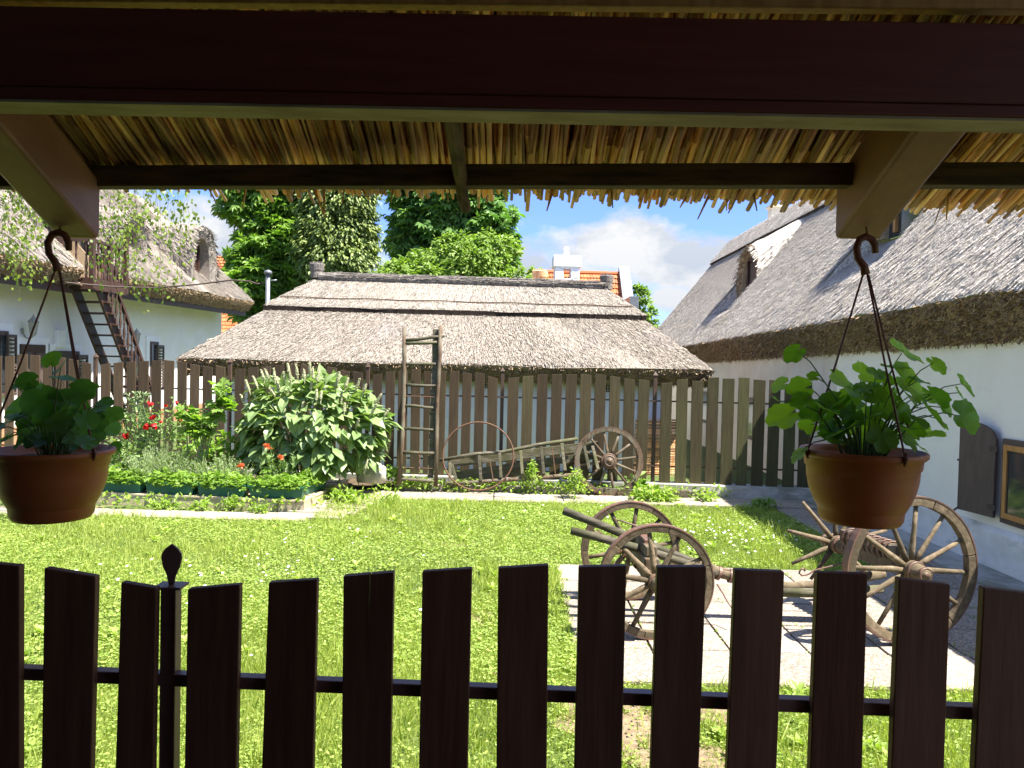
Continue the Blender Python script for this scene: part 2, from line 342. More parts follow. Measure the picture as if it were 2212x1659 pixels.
slabs('garden_path', M['paverp'], -7.5, -2.25, 8.32, 8.72, .74, .028, sizey=.4)
b = MB()
for k in range(5):
    b.var = R.random(); t = k/4
    b.box((-2.25+.33*t+R.uniform(-.04, .04), 8.6+1.2*t, .012), (.78, .26, .04), Matrix.Rotation(R.uniform(-.08, .08), 3, 'Z'))
structure(b.build('stepping_path', M['paverp'], bevel=.006))
b = MB(); x = -1.6
while x < 2.9:
    w = R.uniform(.42, .55); b.var = R.random()
    b.box((x+w/2, 10.47+R.gauss(0, .01), .05+R.gauss(0, .006)), (w-.015, .1, .12), Matrix.Rotation(R.gauss(0, .02), 3, 'Z')); x += w
structure(b.build('kerb', M['paver'], bevel=.008))
# raised soil behind the kerb, concrete wall base under the fence
b = MB(); b.sheet([[(x, 10.5, .07+R.uniform(0, .03)) for x in np.linspace(-2.3, 2.9, 30)], [(x, 11.0, .12+R.uniform(0, .04)) for x in np.linspace(-2.3, 2.9, 30)]])
structure(b.build('soil', M['soil']))

# ------------------------------------------------------------------ grass
def in_lawn(x, y):
    ok = (y > 2.0) & (y < 9.85) & (x > -8) & (x < 4.4)
    ok &= ~((x > PX0+.025) & (y > PY0-.02) & (y < PY1+.03))
    thin = np.random.default_rng(3).uniform(0, 1, len(x)) < .16
    for (dx_, dy_, r_) in ((.62, 3.7, .22), (.80, 3.45, .17), (.52, 4.0, .16), (1.05, 3.95, .12), (-.2, 5.3, .08), (.05, 4.3, .07)):
        ok &= (np.hypot(x-dx_, (y-dy_)*.9)+.07*np.sin(x*41+y*23)+.05*np.sin(y*57) > r_) | thin
    ok &= ~((x > 3.40) & (y > PY0))
    ok &= ~((x < -2.2) & (y > 8.33))
    return ok
def blades(N, hgt, wid, lean, gen, seed):
    r = np.random.default_rng(seed)
    x, y = gen(r, N); k = in_lawn(x, y); x, y = x[k], y[k]; n = len(x)
    pos = np.stack([x, y, np.zeros(n)], 1)
    th = r.uniform(0, 2*np.pi, n); ln = np.abs(r.normal(0, lean, n))
    d = np.stack([np.cos(th)*np.sin(ln), np.sin(th)*np.sin(ln), np.cos(ln)], 1)
    nn = np.stack([-np.sin(th+r.uniform(-1, 1, n)), np.cos(th), np.full(n, .3)], 1)
    bx, by, bz = basis(d, nn)
    patch = .5+.5*np.sin(x*1.7+np.sin(y*2.3))*np.sin(y*1.3+1.1*np.sin(x*.9))
    h = hgt*r.uniform(.5, 1.35, n)*(.65+.7*patch)
    tv = [(-.5, 0, 0), (.5, 0, 0), (.32, .55, .08), (-.32, .55, .08), (0, 1, .28)]
    s = np.stack([np.full(n, wid)*r.uniform(.7, 1.4, n), h, h], 1)
    var = np.clip(r.normal(.5, .25, n)*(.7+.5*patch), 0, 1)
    V, li, lt, A = scat(tv, [(0, 1, 2, 3)], pos, bx, by, bz, s, var)
    k5 = 5; tri = (np.array([[3, 2, 4]])[None]+(np.arange(n)*k5)[:, None, None]).reshape(-1)
    return V, np.concatenate([li, tri]).astype(np.int32), np.concatenate([lt, np.full(n, 3, np.int32)]), A
def g_near(r, N): return r.uniform(-2.6, 3.2, N), 2.6+r.uniform(0, 1, N)**1.15*3.2
def g_mid(r, N): return r.uniform(-6, 3.5, N), r.uniform(4.3, 9.9, N)
def tuft(r, N):
    c = N//26; cx, cy = r.uniform(-5, 3.5, c), 2.7+r.uniform(0, 1, c)*7
    return np.repeat(cx, 26)+r.normal(0, .05, c*26), np.repeat(cy, 26)+r.normal(0, .05, c*26)
only([blades(190000, .055, .0033, .6, g_near, 1), blades(170000, .046, .0055, .6, g_mid, 2), blades(26*1100, .11, .007, .5, tuft, 3)], 'grass', M['grass'], loc=(0, 5, 0))['kind'] = 'stuff'
def clovers(N, gen, size, seed):
    r = np.random.default_rng(seed); x, y = gen(r, N); k = in_lawn(x, y)
    k &= (np.sin(x*2.1+1.3*np.sin(y*1.7))+np.sin(y*2.9+x) + r.normal(0, .9, len(x))) > -.55
    x, y = x[k], y[k]; n = len(x)
    z = r.uniform(.015, .055, n); th = r.uniform(0, 6.28, n); t = r.uniform(.1, .75, n)
    nn = np.stack([np.cos(th)*np.sin(t), np.sin(th)*np.sin(t), np.cos(t)], 1)
    a = r.uniform(0, 6.28, n); d = np.stack([np.cos(a), np.sin(a), np.zeros(n)], 1)
    bx, by, bz = basis(d, nn)
    tv = [(0, 0, 0)]; 
    for q in range(6):
        aa = q*math.pi/3; rr = .62 if q % 2 else 1.0; tv.append((rr*math.cos(aa), rr*math.sin(aa), .18))
    tf = [(0, i+1, (i+1) % 6+1) for i in range(6)]
    return scat(tv, tf, np.stack([x, y, z], 1), bx, by, bz, size*r.uniform(.6, 1.5, n), np.clip(r.normal(.5, .28, n), 0, 1))
only([clovers(52000, g_near, .0080, 4), clovers(110000, g_mid, .0108, 5)], 'clover', M['clover'], loc=(0, 5, 0))['kind'] = 'stuff'
# broad weeds (plantain, dandelion rosettes) of the lawn
def rosettes():
    r = np.random.default_rng(9); n = 240; cx = r.uniform(-4.5, 3.4, n); cy = 2.8+r.uniform(0, 1, n)*7
    k = in_lawn(cx, cy); cx, cy = cx[k], cy[k]; n = len(cx); q = 8
    a = (np.arange(q)*2*np.pi/q)[None]+r.uniform(0, 6, (n, 1))+r.normal(0, .2, (n, q)); t = r.uniform(.3, 1.1, (n, q))
    d = np.stack([np.cos(a)*np.cos(t), np.sin(a)*np.cos(t), np.sin(t)], -1).reshape(-1, 3)
    pos = np.repeat(np.stack([cx, cy, np.full(n, .01)], 1), q, 0)
    bx, by, bz = basis(d, np.tile(np.array([[0, 0, 1.]]), (n*q, 1)))
    s = r.uniform(.045, .095, (n, 1)).repeat(q, 1).reshape(-1)
    tv = [(0, 0, 0), (.16, .35, .03), (.2, .7, 0), (0, 1, -.12), (-.2, .7, 0), (-.16, .35, .03)]
    return scat(tv, [(0, 1, 2, 3, 4, 5)], pos, bx, by, bz, s, np.repeat(r.uniform(.2, .9, n), q))
only([rosettes()], 'lawn_weeds', M['clover'], loc=(0, 5, 0))['kind'] = 'stuff'
def patches():
    b = MB(); rr = random.Random(5)
    for (px, py, r_) in ((.62, 3.7, .30), (.80, 3.45, .24), (.52, 4.0, .22), (1.05, 3.95, .18), (-.2, 5.3, .13), (.05, 4.3, .12)):
        n = 26; pts = [Vector((px+r_*(1+.25*math.sin(q*3+px*9)+.1*math.sin(q*7))*math.cos(q)+rr.gauss(0, .006), py+r_*1.05*(1+.2*math.sin(q*2+py))*math.sin(q), .005)) for q in np.linspace(0, 6.2832, n, endpoint=False)]
        b.add([Vector((px, py, .012))]+pts, [(0, i+1, (i+1) % n+1) for i in range(n)])
    o = b.build('soil', M['drysoil']); o['kind'] = 'structure'
patches()
def daisies():
    r = np.random.default_rng(21); C = [(-2.6, 6.2, .5, 26), (-1.7, 7.4, .6, 14), (2.3, 8.1, .5, 44), (1.9, 7.4, .4, 26), (-.5, 6, 1.6, 14), (2.9, 8.4, .3, 16), (.8, 9.0, .6, 12), (-1.8, 4.8, .6, 14)]
    x = np.concatenate([r.normal(c[0], c[2], c[3]) for c in C]); y = np.concatenate([r.normal(c[1], c[2]*.7, c[3]) for c in C])
    k = in_lawn(x, y); x, y = x[k], y[k]; n = len(x)
    tv = [(0, 0, .2)]+[((1 if q % 2 else .6)*math.cos(q*math.pi/6), (1 if q % 2 else .6)*math.sin(q*math.pi/6), 0) for q in range(12)]
    nn = unit(np.stack([r.normal(0, .3, n), r.normal(-.3, .3, n), np.ones(n)], 1)); bx, by, bz = basis(np.tile(np.array([[1., 0, 0]]), (n, 1)), nn)
    return scat(tv, [(0, i+1, (i+1) % 12+1) for i in range(12)], np.stack([x, y, r.uniform(.05, .09, n)], 1), bx, by, bz, r.uniform(.010, .017, n), r.uniform(0, 1, n))
only([daisies()], 'daisies', M['petal'], loc=(0, 5, 0))['kind'] = 'stuff'
#@@PART2
# ------------------------------------------------------------------ the porch we look out from
def zraf(Y): return 1.8+.57-.445*(Y-1.742)          # underside of the rafters
def zreed(Y): return zraf(Y)+.24                      # underside of the reeds
porch = thing('porch', 'dark porch with a brown beam, rafters and a reed roof underside, framing the garden', 'porch', (0, .2, 0))
def gpt(x, y, z): return PZ(x, y, z)
A = gpt(0, 213, 2.35); B = gpt(2212, 255, 2.35); dd = (B-A).normalized()
a0, a1 = A-dd*1.9, B+dd*1.7; nrm = Vector((-dd.y, dd.x, 0))
b = MB(); up_ = Vector((0, 0, 1))
b.bar(a0+nrm*.04+up_*.114, a1+nrm*.04+up_*.114, .08, .172); b.bar(a0+nrm*.039+up_*.013, a1+nrm*.039+up_*.013, .088, .026)
b.build('beam', M['beam'], porch, bevel=.004)
b = MB(); b.bar(a0+nrm*.041-up_*.0035, a1+nrm*.041-up_*.0035, .082, .006); b.build('lit_beam_underside', M['underlit'], porch)  # thin pale strip added: paints the beam's underside as lit from below
def rafter(xend, w, Yend, x_in):
    b = MB(); Y0 = 1.69; k = (x_in-xend)/(Yend-1.0)
    pts = [(xend, Yend, zraf(Yend)+.02), (xend, Yend-.015, zraf(Yend)+.004), (xend, Yend-.03, zraf(Yend-.03)), (xend+k*(Yend-Y0), Y0, zraf(Y0)), (xend+k*(Yend-Y0), Y0, zraf(Y0)+.18), (xend, Yend, zraf(Yend)+.18)]
    b.prism(pts, (w, 0, 0)); b.build('rafter', M['rafter'], porch, bevel=.011)
rafter(-1.352, .118, 2.27, -1.33); rafter(.914, .125, 2.19, .92)
rafter(3.1, .12, 2.15, 3.1); rafter(-3.3, .12, 2.3, -3.3)
b = MB(); pl = [(960, 262, 1.80), (966, 300, 1.90), (972, 345, 2.02), (981, 400, 2.15), (986, 440, 2.23), (993, 467, 2.29)]
pts = [P(x+14, y-4, Y)+Vector((R.gauss(0, .001), 0, .016)) for x, y, Y in pl]
pts = [pts[0]+(pts[0]-pts[1])*.4+up_*.02]+pts
b.tube(pts, [.020, .020, .021, .020, .019, .018, .0165], 8); b.build('lath', M['rawwood'], porch, smooth=False)
def batt(p, q, h, d, mat, e0, e1):
    b = MB(); dd = (q-p).normalized(); n = Vector((-dd.y, dd.x, 0)).normalized(); c = n*d/2+up_*h/2; b.bar(p-dd*e0+c, q+dd*e1+c, d, h); b.build('batten', M[mat], porch, bevel=.004)
batt(P(220, 402, 2.245), P(1780, 400, 2.085), .062, .05, 'batten', 2.2, 2.2)
batt(P(740, 7, 1.70), P(2050, 18, 1.675), .05, .035, 'honey', 2.0, 2.0)
b = MB()
def reeds(N, x0, x1, dz, Y0, Y1, jit, extra):
    for i in range(N):
        b.var = R.random()**1.3; x = R.uniform(x0, x1); e = Y1+R.gauss(0, .013)+(R.random() < extra)*R.uniform(.02, .07); z = dz+R.uniform(-.006, .010)
        r = R.uniform(.0048, .0100); ax = R.gauss(0, jit); az = R.gauss(0, .006)
        pts = []; rs = []
        for t in (0, .35, .352, .358, .36, .7, .702, .708, .71, 1):
            Y = Y0+(e-Y0)*min(1, max(0, t+(i*.37 % 1-.5)*.25)) if 0 < t < 1 else (Y0 if t == 0 else e)
            pts.append(Vector((x+ax*(Y-1.9)/.5, Y, zreed(Y)+z+az*(Y-1.9)/.5))); rs.append(r*(1.18 if t in (.352, .358, .702, .708) else 1.0)*(1-.22*t))
        b.tube(pts, rs, 6)
reeds(470, -1.85, 1.75, .0, 1.45, 2.375, .016, .07)
reeds(360, -1.85, 1.75, .012, 1.45, 2.375, .02, .05)
reeds(700, -1.85, 1.75, .022, 2.1, 2.385, .03, .08)
reeds(700, -1.85, 1.75, .036, 2.1, 2.38, .04, .05)
for i in range(26):
    b.var = R.random(); x = R.uniform(-1.6, 1.6); Y = R.uniform(2.30, 2.38); L = R.uniform(.03, .10); t = R.gauss(0, .35)
    b.tube([(x, Y, zreed(Y)), (x+L*math.sin(t), Y+.03, zreed(Y)-L*math.cos(t)*.9)], [R.uniform(.002, .006), .002], 5)
b.build('reed_lining', M['reed'], porch, smooth=True)
b = MB()
pts = [(-3.6, 2.36, zreed(2.36)+.035), (-3.6, 2.33, zreed(2.36)+.24), (-3.6, -1.9, zreed(-1.9)+.30), (-3.6, -1.9, zreed(-1.9)+.035)]
b.prism(pts, (6.95, 0, 0)); b.build('thatch', M['reedslab'], porch)
b = MB(); b.box((-.1, -1.65, 2.2), (7, .2, 4.4)); b.build('back_wall', M['plaster'], porch)
b = MB(); b.box((-3.45, .1, 1.6), (.2, 3.28, 3.6)); b.build('added_end_wall', M['plaster'], porch)  # unseen wall, added to keep side light out of the porch
b = MB(); b.box((0, .15, .08), (6.9, 3.2, .15)); b.build('floor', M['floor'], porch, bevel=.01)
# ------------------------------------------------------------------ near picket fence
fence = thing('picket_fence', 'dark brown picket fence right in front of us, with a spear-topped post', 'fence', (0, 1.66, .15))
def Yf(x): return 1.70-.12*x/2212
PK = [(-66, 1212, 41, 1223, -70, 41), (95, 1227, 206, 1246, 89, 196), (261, 1258, 337.5, 1271, 249, 330), (405, 1273, 518, 1263, 398, 510),
      (580, 1259, 685, 1252, 565, 676), (742, 1245.5, 850, 1236.5, 738, 843), (912, 1235.5, 1019.5, 1228.5, 905, 1010), (1076, 1228, 1185, 1221, 1072, 1181),
      (1251, 1225.5, 1353.5, 1223, 1241, 1343), (1420, 1225.5, 1526, 1224.5, 1406, 1510), (1588.5, 1231, 1695, 1235.5, 1571, 1678), (1766, 1237, 1875, 1241, 1750, 1863),
      (1942.5, 1249.5, 2053.5, 1263, 1926, 2040), (2126, 1269.5, 2240, 1283, 2106, 2222)]
def ext(p, q, z): d = q-p; return p+d*((z-p.z)/d.z)
for i, (xl, yl, xr, yr, bl, br) in enumerate(PK):
    b = MB(); b.var = R.random(); Yv = Yf((xl+xr)/2); sk = R.gauss(0, .004) if i != 5 else 0
    tl, tr = P(xl, yl, Yv+sk), P(xr, yr, Yv-sk); ql = ext(tl, P(bl, 1659, Yv+sk), .22); qr = ext(tr, P(br, 1659, Yv-sk), .22)
    th = Vector((0, .021, 0))
    if i == 5:                                        # a drying crack splits the top
        c = tl+(tr-tl)*.53; ex = Vector((.0016, 0, 0))
        b.prism([tl, ql, qr, tr, c+ex, c-up_*.05+ex*.8, c-up_*.13, c-up_*.05-ex*.8, c-ex], th); b.build('picket', M['picketd'], fence)
    else:
        b.prism([tl, ql, qr, tr], th); b.build('picket', M['picketd'], fence, bevel=.0025)
# steel rail behind the pickets, post with spear head
pr, qr = P(40, 1451, Yf(40)+.04), P(2106, 1536, Yf(2106)+.04); d_ = (qr-pr).normalized(); b = MB(); b.bar(pr-d_*.6, qr+d_*.5, .03, .028); b.build('rail', M['postd'], fence, bevel=.003)
b = MB(); b.bar((pr-d_*.6)-up_*.52, (qr+d_*.5)-up_*.52, .03, .028); b.build('rail', M['postd'], fence, bevel=.003)
pc = P(370, 1268, Yf(370)+.045); pb = ext(pc, P(366, 1659, Yf(370)+.045), .15)
b = MB(); b.bar(pb+Vector((0, .0, 0)), pc, .035, .035, (0, 1, 0)); po = b.build('post', M['postd'], fence, bevel=.003)
b = MB(); b.box(pc+up_*.003, (.062, .05, .006)); b.build('cap_plate', M['postd'], po, bevel=.001)
sp_ = [(-.006, 0), (-.0075, .008), (-.010, .02), (-.019, .04), (-.0235, .06), (-.0225, .07), (-.015, .082), (0, .094)]
sp_ = sp_+[(-x, z) for x, z in reversed(sp_[:-1])]
b = MB(); b.prism([pc+Vector((x, -.002, .006+z)) for x, z in sp_], (0, .006, 0)); b.build('finial', M['postd'], po, bevel=.001)
# ------------------------------------------------------------------ hanging pots
GL = []
for q in range(49):
    t = -math.pi/2+2*math.pi*(q+.5)/49; u = (t+math.pi/2)/(2*math.pi)
    lob = abs(math.sin(u*math.pi*5)); r = .80+.20*(1-(1-lob)**1.8)+.035*math.cos(u*2*math.pi*15); r *= .86+.14*math.sin(u*math.pi)
    if q in (0, 48): r *= .45
    GL.append((r*math.cos(t)*.62, .42+r*math.sin(t)*.62, .10*(1-lob)+.10*r*r-.16*max(0, math.sin(t))*r))
GLV = [(0, .34, .0)]+GL; GLF = [(0, i+1, (i+1) % 49+1) for i in range(49)]
def shade_leaf(c, w, nor, tip, var): return (c, w, nor, tip, var)
def hangpot(label, cx, rim_y, Y, Rpx, hook, cords, leaves, lmat, seed, lob):
    r0 = Rpx*Y/F; s = r0/128; c = P(cx, rim_y+3, Y); rr = random.Random(seed)
    root = thing('hanging_flowerpot', label, 'hanging flowerpot', c-up_*156*s, 'terracotta coloured flowerpots hanging from the rafters')
    b = MB(); b.lathe([(x*s, z*s) for x, z in [(0, -22), (108, -22), (117, -10), (121, 1), (126, 2), (128.5, -1), (128.5, -8), (124, -13), (119, -15), (117, -34), (113.5, -37), (112, -60), (107, -84), (98, -107), (88, -126), (80, -134), (0, -136)]], c, n=64)
    b.build('pot', M['pot'], root, smooth=True)
    b = MB(); b.lathe([(0, -19*s), (107*s, -19*s)], c, n=32); b.build('soil', M['soil'], root)
    b = MB(); b.lathe([(x*s, z*s) for x, z in [(80, -120), (87, -121), (88.5, -124), (87, -128), (85, -146), (79, -155), (60, -157), (0, -157)]], c, n=48); b.build('saucer', M['pot'], root, smooth=True)
    hp = [P(x, y, Yh) for x, y, Yh in hook]
    b = MB(); n = len(hp); b.tube(hp, [.0085]+[.0105]*(n-3)+[.0115, .013], 10, flat=.8); hk = b.build('hook', M['potdark'], root, smooth=True)
    b = MB(); top = max(hp, key=lambda v: v.z); e = Vector((top.x, top.y, zraf(top.y)+.004)); b.tube([top+Vector((.002, 0, -.006)), top+Vector((.004, 0, .006)), e], .0028, 6); b.build('screw_eye', M['iron'], hk)
    base = hp[-1]
    for (px, py, ang) in cords:
        a = Vector((math.cos(ang)*r0*.99, math.sin(ang)*r0*.99, -.002)); e = c+a; st = base+Vector((math.cos(ang)*.008, math.sin(ang)*.006, 0))
        b = MB(); md = (st+e)/2-up_*.003; b.tube([st, md, e+up_*.012, e+a.normalized()*.006-up_*.012], [.0031, .0031, .0032, .0034], 6)
        b.tube([e+a.normalized()*.004+up_*.014, e+a.normalized()*.008, e+a.normalized()*.002-up_*.02], [.005, .0065, .003], 6); b.build('cord', M['potdark'], root, smooth=True)
    pos = []; dr = []; nr = []; sz = []; va = []; stm = MB()
    for (x, y, w) in leaves:
        Yl = Y+rr.uniform(-.10, .12); p = P(x, y, Yl); wd = w*Yl/F; rel = p-c
        out = Vector((rel.x, rel.y, 0)); 
        if out.length < .02: out = Vector((rr.uniform(-1, 1), rr.uniform(-1, 1), 0))
        nrm_ = Vector((rr.gauss(0, .3)+rel.x*1.2, -.55+rr.gauss(0, .4), .6)).normalized()
        tip = (out.normalized()*.8+Vector((rr.gauss(0, .3), rr.gauss(0, .3), -.15))).normalized(); y_ = (tip-nrm_*tip.dot(nrm_)).normalized()
        pos.append(p-y_*wd*.4); dr.append(y_); nr.append(nrm_); sz.append(wd*.86); va.append(rr.random())
        root0 = c+Vector((rel.x*.22, rel.y*.3, -.02)); q = p-y_*wd*.12; mid = root0*.5+q*.5+Vector((rel.x*-.06, 0, .05*min(1, abs(rel.x)*5)))
        stm.tube([root0, root0*.72+mid*.28+Vector((0, 0, .01)), mid, mid*.4+q*.6+Vector((0, 0, .012)), q], [.0026, .0024, .0021, .0017, .0013], 6)
    pos, dr, nr = (np.array(a, dtype=np.float32) for a in (pos, dr, nr)); bx, by, bz = basis(dr, nr)
    tv = np.array(GLV); 
    if not lob: tv = tv.copy(); tv[1:, :2] = tv[1:, :2]*.55+.45*np.array([[0, .34]])+.45*unit(tv[1:, :2]-np.array([[0, .34]]))*.62
    arr = scat(tv, GLF, pos, bx, by, bz, np.array(sz)*(1.3 if lob else 1.02), va)
    st = stm.build('stems', M['stem'], root, smooth=True)
    only([arr], 'leaves', lmat, root, smooth=True)
    return root
def c6(L): return [(1670+u*.2604, 720+v*.2604, w*.2604) for u, v, w in L]
rleaf = c6([(190,165,150),(340,360,80),(70,430,130),(240,460,170),(600,440,260),(740,340,190),(1080,160,260),(1000,290,180),(1090,400,300),(1340,260,150),(1320,520,210),(1580,430,180),(1570,690,240),(1300,850,180),(1290,640,260),(110,690,230),(950,490,150),(880,590,240),(560,640,260),(350,640,180),(700,560,200),(1130,540,130),(1200,400,140),(230,1000,140),(430,850,130),(1200,930,130),(960,680,220),(1060,780,250),(760,720,220),(600,800,250),(420,560,130),(1540,500,110),(1420,620,130),(500,880,180),(700,860,220),(900,860,200),(1100,880,180),(820,780,200),(660,680,160),(1000,600,150),(480,740,150),(40,560,90),(780,450,170),(520,560,190),(1180,720,180),(920,400,130),(640,540,150),(840,520,150),(1240,780,130),(300,760,140),(250,560,150),(450,640,170),(1050,640,160),(1380,720,150),(700,650,190),(860,330,150),(540,800,190),(1000,860,190),(1150,800,150)])
hangpot('terracotta coloured pot with a bright lobed geranium hanging before the white wall', 1863, 970, 2.115, 128,
        [(1891, 547, 2.12), (1890, 530, 2.12), (1883, 517, 2.12), (1870, 511, 2.12), (1857, 517, 2.12), (1850, 535, 2.12), (1853, 557, 2.12), (1866, 575, 2.118), (1870, 593, 2.116)],
        [(0, 0, rad(190)), (0, 0, rad(-78)), (0, 0, rad(12))], rleaf, M['gera'], 3, True)
def c7(L): return [(u*.2361, 749+v*.2361, w*.2361) for u, v, w in L]
lleaf = c7([(480,110,180),(550,200,170),(590,300,220),(240,320,190),(130,370,110),(200,560,300),(380,520,330),(600,480,260),(750,420,260),(950,540,210),(620,610,250),(800,680,210),(1000,740,210),(1060,620,150),(120,820,230),(60,700,210),(330,750,270),(500,780,260),(700,800,260),(840,820,250),(200,850,210),(450,870,210),(1060,920,120),(950,600,160),(740,560,170),(360,370,90),(560,690,250),(250,660,240),(420,640,240),(680,700,240),(900,700,200),(30,860,180),(780,880,200),(620,880,220),(330,870,220),(870,370,80),(-40,780,200),(140,640,180),(560,560,200)])
hangpot('terracotta coloured pot with a dark round-leaved geranium hanging before the roses', 114, 968, 2.2, 122,
        [(149, 541, 2.2), (148, 524, 2.2), (141, 509, 2.2), (128, 502, 2.2), (113, 506, 2.2), (103, 524, 2.2), (106, 548, 2.2), (120, 568, 2.198), (125, 586, 2.196)],
        [(0, 0, rad(200)), (0, 0, rad(85)), (0, 0, rad(-22))], lleaf, M['geradark'], 5, False)
#@@PART3
# ------------------------------------------------------------------ far picket fence
def Yff(x): return 11.2-.00048*(x-207)
ff = thing('picket_fence', 'long weathered picket fence, brown to mossy green, running across the far side of the garden', 'fence', (-1, 10.8, 0))
POSTS = [(-83, 753), (207, 764), (497, 775), (795, 785), (1086, 794), (1416, 803), (1768, 812)]
for (xa, ya), (xb, yb) in zip(POSTS[:-1], POSTS[1:]):
    for i in range(10):
        t = .0705+.0951*i; w = .0700+R.gauss(0, .002); xs_ = []
        top = []
        for tt in (t-w/2, t+w/2):
            x = xa+(xb-xa)*tt; y = ya+(yb-ya)*tt+25-16*math.sin(math.pi*min(max(tt, 0), 1)); top.append(P(x, y, Yff(x)-.035))
        if top[1].x < -7.8 : continue
        b = MB(); b.var = R.random(); j = R.gauss(0, .012); top[0].z += j; top[1].z += j+R.gauss(0, .004)
        s_ = R.gauss(0, .006); bl = Vector((top[0].x+s_, top[0].y, .19)); br = Vector((top[1].x+s_, top[1].y, .19))
        b.prism([top[0], bl, br, top[1]], (0, .022, 0)); b.build('picket', M['picket'], ff, bevel=.002)
for (xp, yp) in POSTS[:-1]:
    p = P(xp, yp, Yff(xp)+.03); b = MB(); b.bar((p.x, p.y, .1), p-up_*.05, .05, .05, (0, 1, 0)); po = b.build('post', M['postb'], ff, bevel=.003)
    b = MB(); h = .034; q = p-up_*.05
    b.add([q+Vector((-h, -h, 0)), q+Vector((h, -h, 0)), q+Vector((h, h, 0)), q+Vector((-h, h, 0)), q+up_*.06], [(0, 1, 4), (1, 2, 4), (2, 3, 4), (3, 0, 4), (3, 2, 1, 0)]); b.build('cap', M['postb'], po)
for z in (1.33, .42):
    b = MB(); xa, xb = -83, 1775
    pa, pb = P(xa, 800, Yff(xa)+.01), P(xb, 800, Yff(xb)+.01); pa.z = pb.z = z; b.bar(pa, pb, .022, .022); b.build('rail', M['postb'], ff)
pa, pb = P(-83, 1000, Yff(-83)), P(1790, 1000, Yff(1790)); pa.z = pb.z = .095; b = MB(); b.bar(pa, pb, .28, .19); b.build('base', M['concrete'], ff, bevel=.008)
# ------------------------------------------------------------------ thatch
def slivers(q, dens, L, wd, tilt, seed, ends=.12):
    """loose reed ends lying down the slope of quad q = (eaveL, eaveR, ridgeR, ridgeL)"""
    r = np.random.default_rng(seed); eL, eR, rR, rL = [np.array(p, dtype=np.float64) for p in q]
    n_ = np.cross(eR-eL, (rL+rR)/2-(eL+eR)/2); area = .5*np.linalg.norm(np.cross(rR-eL, rL-eR)); n_ = n_/np.linalg.norm(n_)
    if n_[2] < 0: n_ = -n_
    N = int(area*dens*1.5); s = r.uniform(0, 1, N); t = r.uniform(0, 1, N)
    we = np.linalg.norm(eR-eL); wr = np.linalg.norm(rR-rL); k = r.uniform(0, 1, N) < (we+(wr-we)*t)/max(we, wr); s, t = s[k], t[k]; N = len(s)
    e = eL+(eR-eL)*s[:, None]; d = rL+(rR-rL)*s[:, None]; p = e+(d-e)*t[:, None]
    dn = unit(e-d); Lr = L*r.uniform(.5, 1.4, N); ti = np.abs(r.normal(tilt, tilt*.6, N))
    side = np.cross(dn, n_); dv = unit(dn*np.cos(ti)[:, None]+n_*np.sin(ti)[:, None]+side*r.normal(0, .10, (N, 1)))
    bx, by, bz = basis(dv, np.tile(n_, (N, 1)))
    sc_ = np.stack([wd*r.uniform(.5, 1.5, N), Lr, Lr], 1)
    tv = [(-.5, 0, 0), (.5, 0, 0), (.45, 1, 0), (-.45, 1, 0)]
    pos = p+n_*.004+n_*r.uniform(0, .012, (N, 1))-dn*(Lr*np.minimum(.8, (1-t)*np.linalg.norm(e-d, axis=1)/np.maximum(Lr, .01)))[:, None]
    return scat(tv, [(0, 1, 2, 3)], pos, bx, by, bz, sc_, np.clip(r.normal(.52, .26, N), 0, 1))
def slabquad(b, q, th):
    eL, eR, rR, rL = [Vector(p) for p in q]; n_ = (eR-eL).cross(rL-eL).normalized()
    if n_.z < 0: n_ = -n_
    b.add([eL, eR, rR, rL], [(0, 1, 2, 3)]); return n_
def wavy(q, n, m, amp, seed):
    eL, eR, rR, rL = [Vector(p) for p in q]; n_ = (eR-eL).cross(rL-eL).normalized(); n_ = n_ if n_.z > 0 else -n_
    rr = random.Random(seed); ph = [rr.uniform(0, 6) for _ in range(4)]
    G = []
    for j in range(m+1):
        t = j/m; row = []
        for i in range(n+1):
            s = i/n; p = (eL+(eR-eL)*s)*(1-t)+(rL+(rR-rL)*s)*t
            row.append(p+n_*amp*(math.sin(s*9+ph[0]+t*3)+.6*math.sin(s*23+ph[1]+t*5)+.3*math.sin(s*50+ph[2]))*(1 if 0 < s < 1 else .0)+(eL-rL).normalized()*(1-t)*(.018*math.sin(s*13+ph[3])+.012*math.sin(s*37+ph[1])+rr.gauss(0, .006)))
        G.append(row)
    return G
